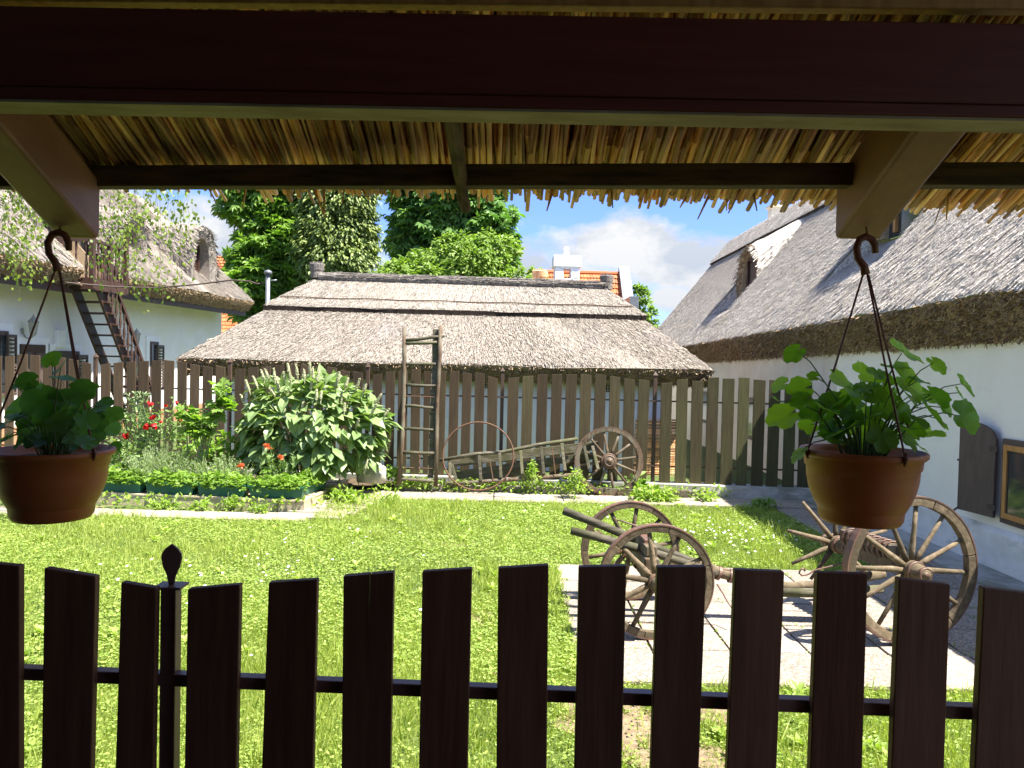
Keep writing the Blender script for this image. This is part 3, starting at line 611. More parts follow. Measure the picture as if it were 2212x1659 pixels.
def eaveface(p, q, ip, iq, seed, fuzz=900):
    """ragged butt-end face of the eave between outer edge p-q and inner lower edge ip-iq"""
    b = MB(); rr = random.Random(seed); n = max(8, int((Vector(q)-Vector(p)).length*9)); p, q, ip, iq = map(Vector, (p, q, ip, iq))
    G = []; m = 7
    nn = (q-p).cross(ip-p).normalized()
    for j in range(m+1):
        row = []
        for i in range(n+1):
            s = i/n; t = j/m; v = (p+(q-p)*s)*(1-t)+(ip+(iq-ip)*s)*t; v = v+Vector((rr.gauss(0, .012), rr.gauss(0, .012), rr.gauss(0, .014)))+(nn*(-.05)*math.sin(math.pi*t) if False else Vector((0, 0, 0)))
            row.append(v)
        G.append(row)
    b.sheet(G)
    ln = (q-p).length; N = int(ln*fuzz); r = np.random.default_rng(seed)
    s = r.uniform(0, 1, (N, 1)); t = r.uniform(0, 1, (N, 1)); P_, Q_, IP, IQ = [np.array(v) for v in (p, q, ip, iq)]
    pos = (P_+(Q_-P_)*s)*(1-t)+(IP+(IQ-IP)*s)*t
    out = np.array(nn); 
    if out[2] > 0: out = -out
    d = unit(out*.7+r.normal(0, .55, (N, 3))); bx, by, bz = basis(d, r.normal(0, 1, (N, 3)))
    arr = scat([(-.5, 0, 0), (.5, 0, 0), (.4, 1, 0), (-.4, 1, 0)], [(0, 1, 2, 3)], pos, bx, by, bz, np.stack([np.full(N, .012), r.uniform(.02, .07, N), np.ones(N)], 1), r.uniform(0, 1, N))
    return b, arr
def mbarr(b):
    V = np.array(b.v, np.float32); return V, np.concatenate([np.array(f, np.int32) for f in b.f]), np.array([len(f) for f in b.f], np.int32), np.array(b.a, np.float32)
def bundle(c, r, h, name, mat, parent, lab=None):
    b = MB(); rr = random.Random(int(c.x*100)); b.lathe([(r*.92, 0), (r*.95, h*.35), (r*.9, h*.42), (r*1.02, h*.55), (r*1.12, h*.95), (r*.9, h), (0, h*.97)], c, n=22)
    for k in range(60):
        a = rr.uniform(0, 6.28); q = r*math.sqrt(rr.random())*1.05; b.var = rr.random()
        p = c+Vector((q*math.cos(a), q*math.sin(a), h*.8)); b.tube([p, p+Vector((rr.gauss(0, .008), rr.gauss(0, .008), h*rr.uniform(.22, .36)))], [.008, .004], 5)
    return b.build(name, mat, parent)
# ------------------------------------------------------------------ low thatched shed
shed = thing('thatched_shed', 'low white shed under a hipped grey thatched roof, behind the far picket fence', 'shed', (-1, 14.3, 0))
FL, FR = P(382, 772, 12.3), P(1541, 803, 12.3); RL, RR_ = P(690, 607, 14.5), P(1301, 626, 14.5)
FL.z = FR.z = (FL.z+FR.z)/2; BL, BR = FL+Vector((0, 4.4, 0)), FR+Vector((0, 4.4, 0))
def roofset(name, mat, parent, quads, dens, L, wd, tilt, seed, amp=.012):
    b = MB(); arrs = []
    for k, q in enumerate(quads):
        ln = (Vector(q[1])-Vector(q[0])).length
        b.sheet(wavy(q, max(6, int(ln*5)), 10, amp, seed+k)); arrs.append(slivers(q, dens, L, wd, tilt, seed+10+k))
    return b.build(name, mat, parent, smooth=True, extra=arrs)
def lerp(a, b, t): return Vector(a)+(Vector(b)-Vector(a))*t
Q = [(FL, FR, RR_, RL), (FR, BR, RR_, RR_-Vector((0, .01, 0))), (BL, FL, RL-Vector((0, .01, 0)), RL), (BR, BL, RL, RR_)]
Q[1] = (FR, BR, RR_+Vector((0, .02, 0)), RR_); Q[2] = (BL, FL, RL, RL+Vector((0, .02, 0)))
roof = roofset('roof', M['thatch'], shed, Q[:3], 2600, .10, .009, .09, 31); bb = MB(); bb.sheet([[BR, BL], [RR_, RL]]); bb.build('roof_back', M['thatch'], shed)
k = .60; U = []
off = Vector((0, -.045, .055)); offr = Vector((.045, 0, .055)); offl = Vector((-.045, 0, .055))
aL, aR = lerp(RL, FL, 1-k), lerp(RR_, FR, 1-k); aBR, aBL = lerp(RR_, BR, 1-k), lerp(RL, BL, 1-k)
aL, aR, aBR, aBL = aL+Vector((-.06, -.07, .06)), aR+Vector((.06, -.07, .06)), aBR+Vector((.06, .07, .06)), aBL+Vector((-.06, .07, .06))
rl, rr2 = RL+up_*.06, RR_+up_*.06
upq = [(aL, aR, rr2, rl), (aR, aBR, rr2+Vector((0, .02, 0)), rr2), (aBL, aL, rl, rl+Vector((0, .02, 0)))]
roofset('upper_thatch', M['thatchl'], shed, upq, 1800, .16, .008, .03, 51, .005)
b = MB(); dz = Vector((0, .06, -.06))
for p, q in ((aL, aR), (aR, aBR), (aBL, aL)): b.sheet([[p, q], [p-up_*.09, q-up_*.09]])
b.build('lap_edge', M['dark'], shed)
for (p, q) in ((lerp(RL, FL, .30), lerp(RR_, FR, .30)),):
    b = MB(); pts = [lerp(p, q, i/24)+Vector((0, -.075, .085+.008*math.sin(i*1.3))) for i in range(25)]; b.tube(pts, .010, 5); b.build('binding_pole', M['rawwood'], shed)
for i, (p, q) in enumerate(((FL, FR), (FR, BR), (BL, FL))):
    n_ = Vector((0, 1, 0)) if i == 0 else (Vector((-1, 0, 0)) if i == 1 else Vector((1, 0, 0)))
    bb, ar = eaveface(p, q, p+n_*.30-up_*.27, q+n_*.30-up_*.27, 60+i); bb.build('eave', M['eave'], shed, extra=[ar])
b = MB(); NR = 150
pts = [lerp(RL, RR_, i/NR)+up_*(.055+.010*math.sin(i*.21)+R.gauss(0, .003)) for i in range(NR+1)]
b.tube(pts, [.10+R.gauss(0, .004)-(.006 if i % 7 == 0 else 0) for i in range(NR+1)], 12, flat=1.4)
for i in range(900):
    b.var = R.random(); t = R.random(); a = R.uniform(-1.5, 1.5); c = lerp(RL, RR_, t)+up_*(.055+.105*math.cos(a))+Vector((0, -.145*math.sin(a), 0)); L = R.uniform(.1, .3); sl2 = Vector((1, R.gauss(0, .06), R.gauss(.01, .05)))*L; b.tube([c, c+sl2], [.006, .004], 4, cap=False)
b.build('ridge_cap', M['ridge'], shed, smooth=True)
bundle(RL+Vector((-.05, 0, .05)), .125, .28, 'reed_finial', M['ridge'], shed); bundle(RR_+Vector((.08, 0, .0)), .12, .27, 'reed_finial', M['ridge'], shed)
b = MB(); y0 = 12.85; b.box(((FL.x+FR.x)/2, y0+1.7, .9), (FR.x-FL.x-1.1, 3.4, 1.8)); b.build('wall', M['white'], shed)
for (x, y) in ((1047, 822), (1313, 830)):
    p = P(x, y, y0-.01); b = MB(); b.box((p.x, y0-.012, p.z), (.20, .02, .26)); vw = b.build('vent_window', M['dark'], shed); b = MB()
    for kk in range(-2, 3): b.box((p.x+kk*.04, y0-.028, p.z), (.008, .01, .26)); b.box((p.x, y0-.030, p.z+kk*.05), (.20, .01, .008))
    b.build('lattice', M['white'], vw)
# reed mat leaning on the shed wall behind the fence
b = MB(); p, q = P(1372, 948, 12.6), P(1466, 948, 12.6)
for i in range(34):
    b.var = R.random(); z = .0+i*.028; b.tube([(p.x, 12.62, z), (q.x+R.uniform(-.02, .02), 12.62, z+R.gauss(0, .004))], .013, 6)
tag(b.build('reed_mat', M['reed'], smooth=True), 'tan reed mat standing behind the far fence near its right end', 'reed mat')
# metal vent pipe behind the left hip, thatch behind, cable
vp = P(579, 650, 15.2); b = MB(); b.tube([(vp.x, 15.2, 0), P(579, 590, 15.2)], .045, 10); b.lathe([(0, .09), (.07, .06), (.085, 0), (0, .0)], P(579, 592, 15.2), n=14)
b.bar(P(579, 606, 15.2), P(598, 605, 15.2), .02, .02)
tag(b.build('vent_pipe', M['steel'], smooth=True), 'grey metal vent pipe with a domed cap, left of the shed roof', 'pipe')
b = MB(); cb = [P(x, y, Y) for x, y, Y in ((-40, 588, 13.5), (60, 600, 14), (150, 611, 14.5), (240, 619, 15), (330, 622, 15.2), (420, 615, 15.2), (500, 605, 15.2), (540, 608, 15.2), (555, 613, 15.2), (572, 612, 15.2))]
b.tube(cb, .015, 6); tag(b.build('cable', M['darkmetal'], smooth=True), 'black overhead cable sagging across the left cottage to the vent pipe', 'cable')
bs = thing('thatched_shed', 'second thatched roof just showing a reed finial above the ridge of the near shed', 'shed', (.9, 20, 0)); pf = P(1166, 610, 20)
bq = [(pf+Vector((-2.6, -1.6, -1.3)), pf+Vector((1.6, -1.6, -1.3)), pf+Vector((.15, 0, -.02)), pf+Vector((-1.2, 0, -.28)))]
roofset('roof', M['thatch'], bs, bq, 300, .2, .02, .06, 71); bundle(pf-up_*.06, .19, .36, 'reed_finial', M['reed'], bs)
b = MB(); b.box((pf.x-.5, 20.6, (pf.z-1.3)/2), (3.4, 2.6, pf.z-1.4)); b.build('wall', M['white'], bs)
# ------------------------------------------------------------------ right thatched cottage
rc = thing('thatched_cottage', 'white cottage with steep silvery thatch along the right side of the garden', 'cottage', (6, 13, 0))
EX, RX, RZ = 4.1, 7.1, 5.95
def ez(Y): return 2.51-.0156*(Y-6.1)
Ya, Yb = 2.6, 25.2
def rq(y0, y1): return (Vector((EX, y1, ez(y1))), Vector((EX, y0, ez(y0))), Vector((RX, y0, RZ)), Vector((RX, y1, RZ)))
def rqt(y0, y1, t0, t1):
    q = rq(y0, y1); return (lerp(q[0], q[3], t0), lerp(q[1], q[2], t0), lerp(q[1], q[2], t1), lerp(q[0], q[3], t1))
DORM = [(5.42, 17.5, .86, 3.50, .20), (5.5, 10.8, .82, 3.82, .20)]           # recessed attic dormers: face X, Y, half width, sill z, trench start
yc = sorted([d[1] for d in DORM]); prt = [(5.5, yc[0]-.82), (yc[0]+.82, yc[1]-.86), (yc[1]+.86, Yb)]
Q3 = [rq(*p) for p in prt]
for (X_, Y_, hw_, zs_, t_) in DORM: Q3 += [rqt(Y_-hw_, Y_+hw_, 0, t_), rqt(Y_-hw_, Y_+hw_, (X_-EX)/(RX-EX)+.06, 1)]
roofset('roof', M['thatchb'], rc, Q3, 950, .18, .011, .10, 81, .006)
for k, (X_, Y_, hw_, zs_, t_) in enumerate(DORM):
    q = rqt(Y_-hw_, Y_+hw_, t_, (X_-EX)/(RX-EX)+.06); fl = (q[0], q[1], Vector((X_+.12, Y_-hw_, zs_-.06)), Vector((X_+.12, Y_+hw_, zs_-.06)))
    roofset('thatch_patch', M['thatchb'], rc, [fl], 700, .22, .012, .05, 97+k, .006)
    for (e_, r_, f_) in ((q[0], q[3], fl[3]), (q[1], q[2], fl[2])):
        b = MB(); n = 14; b.sheet([[lerp(e_, r_, i/n)+Vector((0, R.gauss(0, .01), R.gauss(0, .01))) for i in range(n+1)], [lerp(e_, lerp(r_, f_, .5), i/n)+Vector((0, R.gauss(0, .012), 0)) for i in range(n+1)], [lerp(e_, f_, i/n) for i in range(n+1)]]); b.build('trench_side', M['thatchb'], rc)
b = MB(); b.sheet([[Vector((RX, Ya, RZ)), Vector((RX, Yb, RZ))], [Vector((10.1, Ya, 2.4)), Vector((10.1, Yb, 2.4))]]); b.sheet([[Vector((EX, 5.5, ez(5.5))), Vector((EX, Ya, ez(Ya)))], [Vector((RX, 5.5, RZ)), Vector((RX, Ya, RZ))]])
b.add([(EX, Yb, ez(Yb)), (10.1, Yb, 2.4), (RX, Yb, RZ)], [(0, 1, 2)]); b.build('roof_back', M['thatchb'], rc)
q = rq(5.5, Yb); n_ = Vector((-.76, 0, .65)); t0 = .80
roofset('ridge_thatch', M['thatchb'], rc, [(lerp(q[0], q[3], t0)+n_*.09, lerp(q[1], q[2], t0)+n_*.09, q[2]+up_*.10, q[3]+up_*.10)], 700, .22, .012, .03, 91, .005)
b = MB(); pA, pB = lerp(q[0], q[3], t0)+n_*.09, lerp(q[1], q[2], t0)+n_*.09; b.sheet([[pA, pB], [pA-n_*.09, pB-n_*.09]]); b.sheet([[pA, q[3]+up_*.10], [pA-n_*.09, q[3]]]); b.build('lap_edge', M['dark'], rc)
bb, ar = eaveface((EX, 5.2, ez(5.2)), (EX, Yb, ez(Yb)), (4.43, 5.2, ez(5.2)-.40), (4.43, Yb, ez(Yb)-.38), 95, 1500); bb.build('eave', M['eave'], rc, extra=[ar])
b = MB(); b.box((4.45+.2, 6.4, 1.2), (.4, 8.0, 2.4)); b.build('wall', M['wallr'], rc)
b = MB(); b.box((4.47+.2, 17.8, 1.2), (.4, 14.79, 2.4)); b.build('wall', M['wallcream'], rc)
b = MB(); gpl = [(4.41, 2.4, .40), (4.41, 10.41, .40)]
b.prism([(4.449, 2.42, 0), (4.395, 2.42, 0), (4.405, 2.42, .37), (4.449, 2.42, .42)], (0, 7.98, 0)); b.build('plinth', M['plinth'], rc, bevel=.01)
b = MB(); b.box((4.23, 7.1, .02), (.42, 9, .05)); structure(b.build('pavement', M['concrete'], bevel=.006))
def eyebrow(parent, X, Y, z, sx_, hw, h, depth, th, seed, mat, inner):
    b = MB(); rr = random.Random(seed); n = 22
    def arc(hw_, h_): return [(hw_*math.copysign(abs(math.cos(a))**.75, math.cos(a)), h_*abs(math.sin(a))**.75) for a in [math.pi*i/n for i in range(n+1)]]
    o, i_ = arc(hw+th, h+th), arc(hw, h)
    G = []
    for j in range(9):
        t = j/8; fl = 1+.28*t*t; G.append([Vector((X+sx_*(depth*t-.06*(1-t)), Y+y*fl+rr.gauss(0, .012), z-.1+zz_*(1-.52*t if sx_ > 0 else 1)+(.98*depth*t if sx_ > 0 else .1*depth*t)+rr.gauss(0, .010))) for y, zz_ in o])
    b.sheet(G)
    r = np.random.default_rng(seed); N = 2600; aa = r.uniform(0, math.pi, N); tt = r.uniform(-.03, .9, N); fl = 1+.28*np.maximum(tt, 0)**2
    ca, sa = np.cos(aa), np.sin(aa); yy = (hw+th+.01)*np.sign(ca)*np.abs(ca)**.75*fl; zq = (h+th+.01)*np.abs(sa)**.75*(1-.52*np.maximum(tt, 0) if sx_ > 0 else 1)-.1
    pos = np.stack([X+sx_*depth*tt, Y+yy, z+zq+(.98 if sx_ > 0 else .1)*depth*np.maximum(tt, 0)], 1); nn = np.stack([np.zeros(N), ca, sa+.1], 1)
    d = np.stack([np.full(N, -sx_*.8), ca*.35*(1-.0*tt), (-.62 if sx_ > 0 else -.45)-.4*np.abs(ca)], 1)+r.normal(0, .1, (N, 3))+nn*.1; bx, by, bz = basis(d, nn)
    arr = scat([(-.5, 0, 0), (.5, 0, 0), (.5, 1, 0), (-.5, 1, 0)], [(0, 1, 2, 3)], pos, bx, by, bz, np.stack([np.full(N, .016), r.uniform(.1, .25, N), np.ones(N)], 1), np.clip(r.normal(.5, .25, N), 0, 1))
    d_ = b.build('dormer', mat, parent, smooth=True, extra=[arr])
    b = MB(); b.sheet([[Vector((X-sx_*.06+rr.gauss(0, .012), Y+y, z-.1+zz_)) for y, zz_ in o], [Vector((X-sx_*.03+rr.gauss(0, .015), Y+y*1.0, z-.1+zz_)) for y, zz_ in arc(hw+th*.5, h+th*.5)], [Vector((X+sx_*.02, Y+y, z-.1+zz_)) for y, zz_ in i_], [Vector((X+sx_*(.13 if sx_ > 0 else .34), Y+y*.97, z-.1+zz_*.98)) for y, zz_ in i_]])
    N = 700; aa = r.uniform(0, math.pi, N); q_ = r.uniform(0, 1, N); ca, sa = np.cos(aa), np.sin(aa)
    pos = np.stack([np.full(N, X-sx_*.05)+sx_*.06*q_, Y+(hw+th*(1-q_))*np.sign(ca)*np.abs(ca)**.75, z-.1+(h+th*(1-q_))*np.abs(sa)**.75], 1); d = unit(np.array([-sx_*.8, 0, 0])+r.normal(0, .5, (N, 3))); bx, by, bz = basis(d, r.normal(0, 1, (N, 3)))
    b.build('thatch_rim', M['eave'] if sx_ > 0 else mat, d_, extra=[scat([(-.5, 0, 0), (.5, 0, 0), (.5, 1, 0), (-.5, 1, 0)], [(0, 1, 2, 3)], pos, bx, by, bz, np.stack([np.full(N, .014), r.uniform(.03, .07, N), np.ones(N)], 1), r.uniform(0, 1, N))])
    b = MB(); b.prism([(X+sx_*(.10 if sx_ > 0 else .30), Y+y*.98, z-.1+zz_*.985) for y, zz_ in i_], (sx_*.04, 0, 0)); wn = b.build('attic_window', M[inner], d_)
    b = MB()
    for yy in (-hw*.62, hw*.62): b.box((X+sx_*(.08 if sx_ > 0 else .27), Y+yy, z+h*.36), (.05, .07, h*.8))
    b.box((X+sx_*(.08 if sx_ > 0 else .27), Y, z+h*.78), (.05, hw*1.3, .07)); b.build('frame', M['honey'] if inner == 'glass' else M['brownpaint'], wn)
eyebrow(rc, 5.42, 17.5, 3.58, 1, .70, 1.0, 1.5, .15, 5, M['thatchb'], 'brownpaint')
eyebrow(rc, 5.5, 10.8, 3.90, 1, .66, .90, 1.5, .15, 6, M['thatchb'], 'glass')
def chimney(px, py, Y, w_, h_, parent, mat): p = P(px, py, Y); b = MB(); b.box((p.x, Y, p.z-h_/2), (w_, w_, h_)); b.box((p.x, Y, p.z-.02), (w_*1.3, w_*1.3, .06)); b.build('chimney', mat, parent)
chimney(1676, 446, 23, .36, 1.2, rc, M['wallcream'])
# window, shutter
w0, w1 = PX(2174, 947, 4.45), PX(2171, 1129, 4.45); zt, zb_, yw = w0.z, w1.z, w0.y
win = None
b = MB(); b.box((4.445, yw-.45, (zt+zb_)/2), (.06, .9, zt-zb_)); win = b.build('window', M['shutter'], rc, bevel=.004)
b = MB(); m_ = .075
b.box((4.407, yw-m_, (zt+zb_)/2), (.03, .05, zt-zb_-.10)); b.box((4.407, yw-.45, zt-m_), (.028, .75, .05)); b.box((4.407, yw-.45, zb_+m_), (.028, .75, .05)); b.box((4.407, yw-.47, (zt+zb_)/2), (.026, .04, zt-zb_-.2)); b.build('sash', M['honey'], win, bevel=.003)
b = MB(); b.box((4.411, yw-.45, (zt+zb_)/2), (.008, .70, zt-zb_-.18)); b.build('pane', M['glass'], win)
hy = yw+.03; sw = .43; th_ = rad(10)
def shp(u_, z): return Vector((4.40-math.sin(th_)*u_, hy+math.cos(th_)*u_, z))
top_ = [(u_, zt-.01+.15*math.sqrt(max(0, 1-((sw-u_)/sw)**2))-.0) for u_ in np.linspace(0, sw, 10)]
b = MB(); b.prism([shp(0, zb_+.03)]+[shp(u_, z) for u_, z in top_]+[shp(sw, zb_+.03)], (-.028, 0, 0)); sh = b.build('shutter', M['shutter'], rc, bevel=.003)
b = MB()
for z in (zb_+.12, zt-.1): b.bar(shp(-.03, z)-Vector((.03, 0, 0)), shp(.06, z)-Vector((.03, 0, 0)), .012, .05)
b.bar(shp(sw-.02, zb_+.05)-Vector((.03, 0, 0)), shp(sw+.03, zb_+.0)-Vector((.05, 0, 0)), .015, .015); b.bar(shp(sw, (zt+zb_)/2+.12), shp(sw+.05, (zt+zb_)/2+.12), .012, .02); b.build('hinge', M['darkmetal'], sh)
for (xa, xb, yt, zb2) in ((1519, 1531, 845, .55), (1628, 1643, 860, .5)):
    a_, b__ = PX(xa, yt, 4.47), PX(xb, yt, 4.47); b = MB(); b.box((4.46, (a_.y+b__.y)/2, (a_.z+zb2)/2), (.04, abs(a_.y-b__.y)*2.2, a_.z-zb2)); wn = b.build('window', M['brownpaint'], rc); b = MB(); b.box((4.437, (a_.y+b__.y)/2, (a_.z+zb2)/2), (.01, abs(a_.y-b__.y)*1.7, a_.z-zb2-.16)); b.build('pane', M['glass'], wn)
# ------------------------------------------------------------------ left thatched cottage
lc = thing('thatched_cottage', 'long white cottage with pale thatch and attic dormers on the left, behind the fence', 'cottage', (-12, 18, 0))
LX, LEX, LRX, LRZ = -9.4, -8.4, -11.84, 6.76
def lez(Y): return 3.41+.0164*(Y-12.4)
LYb = 24.6; gy0, gy1 = 14.9, 16.22
def lq(y0, y1, t0=0, t1=1):
    a, b2 = Vector((LEX, y0, lez(y0))), Vector((LEX, y1, lez(y1))); c, d = Vector((LRX, y1, LRZ)), Vector((LRX, y0, LRZ))
    return (lerp(a, d, t0), lerp(b2, c, t0), lerp(b2, c, t1), lerp(a, d, t1))
roofset('roof', M['thatch'], lc, [lq(gy1, LYb)], 420, .22, .02, .10, 101, .03); roofset('roof', M['thatch'], lc, [lq(9.0, gy0)], 420, .22, .02, .10, 105, .03)
roofset('roof', M['thatch'], lc, [lq(gy0, gy1, .42, 1)], 420, .22, .02, .10, 108, .02)
b = MB(); b.sheet([[Vector((LRX, 9.0, LRZ)), Vector((LRX, LYb, LRZ))], [Vector((-15.3, 9.0, 3.7)), Vector((-15.3, LYb, 3.7))]]); b.add([(LEX, LYb, lez(LYb)), (-15.3, LYb, 3.7), (LRX, LYb, LRZ)], [(0, 2, 1)]); b.build('roof_back', M['thatch'], lc)
for y0, y1 in ((9.0, gy0), (gy1, LYb)):
    bb, ar = eaveface((LEX, y0, lez(y0)), (LEX, y1, lez(y1)), (LEX-.22, y0, lez(y0)-.30), (LEX-.22, y1, lez(y1)-.30), int(y0), 900); bb.build('eave', M['eave'], lc, extra=[ar])
    b = MB(); b.bar((LEX-.28, y0, lez(y0)-.35), (LEX-.28, y1, lez(y1)-.38), .05, .16); b.build('fascia', M['brownpaint'], lc, bevel=.004)
b = MB(); b.box((LX-.25, 16.55, 1.72), (.5, 15.9, 3.44)); b.build('wall', M['wall'], lc)
b = MB(); b.bar((LX+.03, 9.2, 3.14), (LX+.03, 24.4, 3.33), .06, .14); b.build('cornice', M['wallcream'], lc)
b = MB(); b.box((LX+.012, 16.55, .2), (.06, 15.8, .4)); b.build('plinth', M['brick'], lc)
for y in (gy0, gy1):                                           # cheeks of the balcony recess
    pts = [Vector((LEX-.05, y, lez(y)-.3)), lerp((LEX, y, lez(y)), (LRX, y, LRZ), .5)-up_*.05, Vector((-10.6, y, 3.2))]
    b = MB(); b.prism(pts, (0, .07 if y == gy1 else -.07, 0)); b.build('cheek', M['eave'], lc)
b = MB(); b.box((-10.5, 15.56, 4.2), (.1, 1.3, 2.0)); b.build('door', M['dark'], lc)
eyebrow(lc, -9.24, 15.56, 3.74, -1, .70, 1.37, 1.6, .25, 12, M['thatch'], 'dark')
eyebrow(lc, -9.15, 18.2, 4.23, -1, .40, .84, 1.15, .25, 13, M['thatch'], 'honey')
eyebrow(lc, -8.8, 21.5, 4.05, -1, .55, 1.19, 1.4, .33, 14, M['thatch'], 'brownpaint')
bal = thing('balcony', 'dark wooden balcony with turned balusters in the thatch of the left cottage', 'balcony', (-8.7, 15.56, 3.1))
b = MB(); b.box((-9.1, 15.56, 3.27), (1.6, 1.3, .06)); b.build('floor', M['brownpaint'], bal); b = MB(); b.box((-8.27, 15.56, 3.19), (.05, 1.33, .23)); b.build('fascia', M['brownpaint'], bal); b = MB(); b.box((-9.0, 14.92, 3.19), (1.4, .05, .23)); b.build('fascia', M['brownpaint'], bal)
def baluster(p, h, parent, mat):
    b = MB(); pr = [(.02, 0), (.02, .16), (.012, .19), (.024, .3), (.028, .38), (.018, .52), (.013, .6), (.022, .64), (.013, .68), (.02, .82), (.02, 1)]
    b.lathe([(r*1.15, z*h) for r, z in pr], p, n=8); b.build('baluster', mat, parent, smooth=True)
for i in range(9): baluster(Vector((-8.28, 15.02+i*.133, 3.3)), .71, bal, M['brownpaint'])
for i in range(4): baluster(Vector((-9.0+i*.2, 14.94, 3.3)), .71, bal, M['brownpaint'])
b = MB(); b.bar((-8.28, 14.92, 4.04), (-8.28, 16.21, 4.04), .07, .06); b.bar((-9.2, 14.94, 4.04), (-8.31, 14.94, 4.04), .07, .06); b.build('handrail', M['brownpaint'], bal)
for y in (14.94, 15.57, 16.21):
    b = MB(); b.bar((-8.28, y, 3.1), (-8.28, y, 4.4 if y > 16 else 4.14), .09, .09); b.build('post', M['brownpaint'], bal)
st = thing('wooden_staircase', 'steep dark wooden staircase with a baluster rail against the left white cottage', 'staircase', (-8.6, 16.4, 0))
xi, xo = -8.82, -8.33; s0, s1 = Vector((0, 15.25, 3.18)), Vector((0, 17.62, .0)); dS = s1-s0
for x in (xi, xo):
    b = MB(); b.bar(Vector((x, s0.y, s0.z)), Vector((x, s1.y, s1.z)), .05, .24); b.build('stringer', M['brownpaint'], st)
for i in range(14):
    p = s0+dS*((i+.6)/14.5); b = MB(); b.box(((xi+xo)/2+.05, p.y, p.z+.04), (xo-xi+.12, .24, .035)); b.build('tread', M['brownpaint'], st)
for i in range(14):
    p = s0+dS*((i+.6)/14.5); baluster(Vector((xo+.06, p.y, p.z+.05)), .73, st, M['brownpaint'])
b = MB(); b.bar(Vector((xo+.06, s0.y, s0.z+.78)), Vector((xo+.06, s1.y, s1.z+.78)), .06, .07); b.build('handrail', M['brownpaint'], st)
def wallrect(x0, yt, x1, zb, kind, X=LX):
    a, c = PX(x0, yt, X), PX(x1, yt, X); y0, y1 = a.y, c.y; zt = (a.z+c.z)/2; ym = (y0+y1)/2; wd = y1-y0
    b = MB(); b.box((X+.012, ym, (zt+.14+zb)/2), (.05, wd+.34, zt+.14-zb)); sr_ = b.build('surround', M['white'], lc)
    b = MB(); b.box((X+.035, ym, (zt+zb)/2), (.06, wd, zt-zb)); o = b.build('door' if kind == 'door' else 'window', M['brownpaint'] if kind != 'window' else M['shutter'], lc, bevel=.004)
    b = MB()
    if kind == 'door':
        for (zz1, zz2) in ((zb+.2, zb+.95), (zb+1.08, zt-.16)):
            for s in (-.25, .25): b.box((X+.072, ym+s*wd, (zz1+zz2)/2), (.02, wd*.34, zz2-zz1))
        b.build('door_panel', M['shutter'], o, bevel=.004)
    else:
        for s in (-.24, .24): b.box((X+.068, ym+s*wd, (zt+zb)/2), (.012, wd*.40, zt-zb-.16))
        b.build('pane', M['glass'], o)
def louvre(x0, yt, x1, zb, X=LX):
    a, c = PX(x0, yt, X+.1), PX(x1, yt, X+.1); ym, wd = (a.y+c.y)/2, c.y-a.y; zt = a.z; b = MB()
    for s in (-.46, .46): b.box((X+.11, ym+s*wd, (zt+zb)/2), (.04, wd*.09, zt-zb))
    for z in (zt-.03, zb+.03, (zt+zb)/2): b.box((X+.11, ym, z), (.038, wd*.86, .06))
    n = int((zt-zb)/.075)
    for i in range(n): b.box((X+.11, ym, zb+.06+i*.075), (.05, wd*.86, .012), Matrix.Rotation(rad(35), 3, 'Y'))
    b.build('shutter', M['shutter'], lc)
wallrect(-32, 714, 12, 1.0, 'window'); louvre(15, 722, 34, 1.0); wallrect(38, 744, 92, .1, 'door'); wallrect(112, 758, 166, .1, 'door'); louvre(168, 766, 188, .9)
wallrect(266, 758, 299, .9, 'window'); wallrect(321, 738, 338, .9, 'window'); louvre(339, 745, 353, .9)
a_ = PX(124, 732, LX); b = MB(); b.box((LX+.05, a_.y, a_.z), (.1, .26, .36)); tag(b.build('meter_box', M['white'], bevel=.008), 'small white box on the left cottage wall between a lantern and the staircase', 'box')
for i, (px, py) in enumerate(((72, 704), (295, 728))):
    c = PX(px, py, LX+.22); lt = thing('wall_lantern', ['white lantern on the left cottage wall, left of the staircase', 'white lantern on the left cottage wall, right of the staircase'][i], 'wall lantern', c, 'white wall lanterns')
    b = MB(); b.lathe([(.05, -.16), (.085, .06), (.085, .07)], c, n=6); b.build('lantern_glass', M['lampglass'], lt); b = MB()
    b.lathe([(.0, .24), (.012, .2), (.03, .17), (.10, .09), (.115, .07), (.09, .06)], c, n=6)
    for k in range(6): a2 = k*math.pi/3; b.bar(c+Vector((.052*math.cos(a2), .052*math.sin(a2), -.16)), c+Vector((.088*math.cos(a2), .088*math.sin(a2), .07)), .014, .014)
    b.lathe([(.0, -.20), (.045, -.18), (.058, -.16), (.0, -.155)], c, n=6); b.build('lantern_frame', M['lamp'], lt)
    b = MB(); b.tube([c+Vector((0, 0, -.19)), c+Vector((-.06, 0, -.25)), c+Vector((-.15, 0, -.22)), c+Vector((-.215, 0, -.10))], .014, 8); b.lathe([(0, 0), (.06, 0), (.055, .02), (0, .025)], c+Vector((-.225, 0, -.10)), (1, 0, 0), 12); b.build('bracket', M['lamp'], lt, smooth=True)
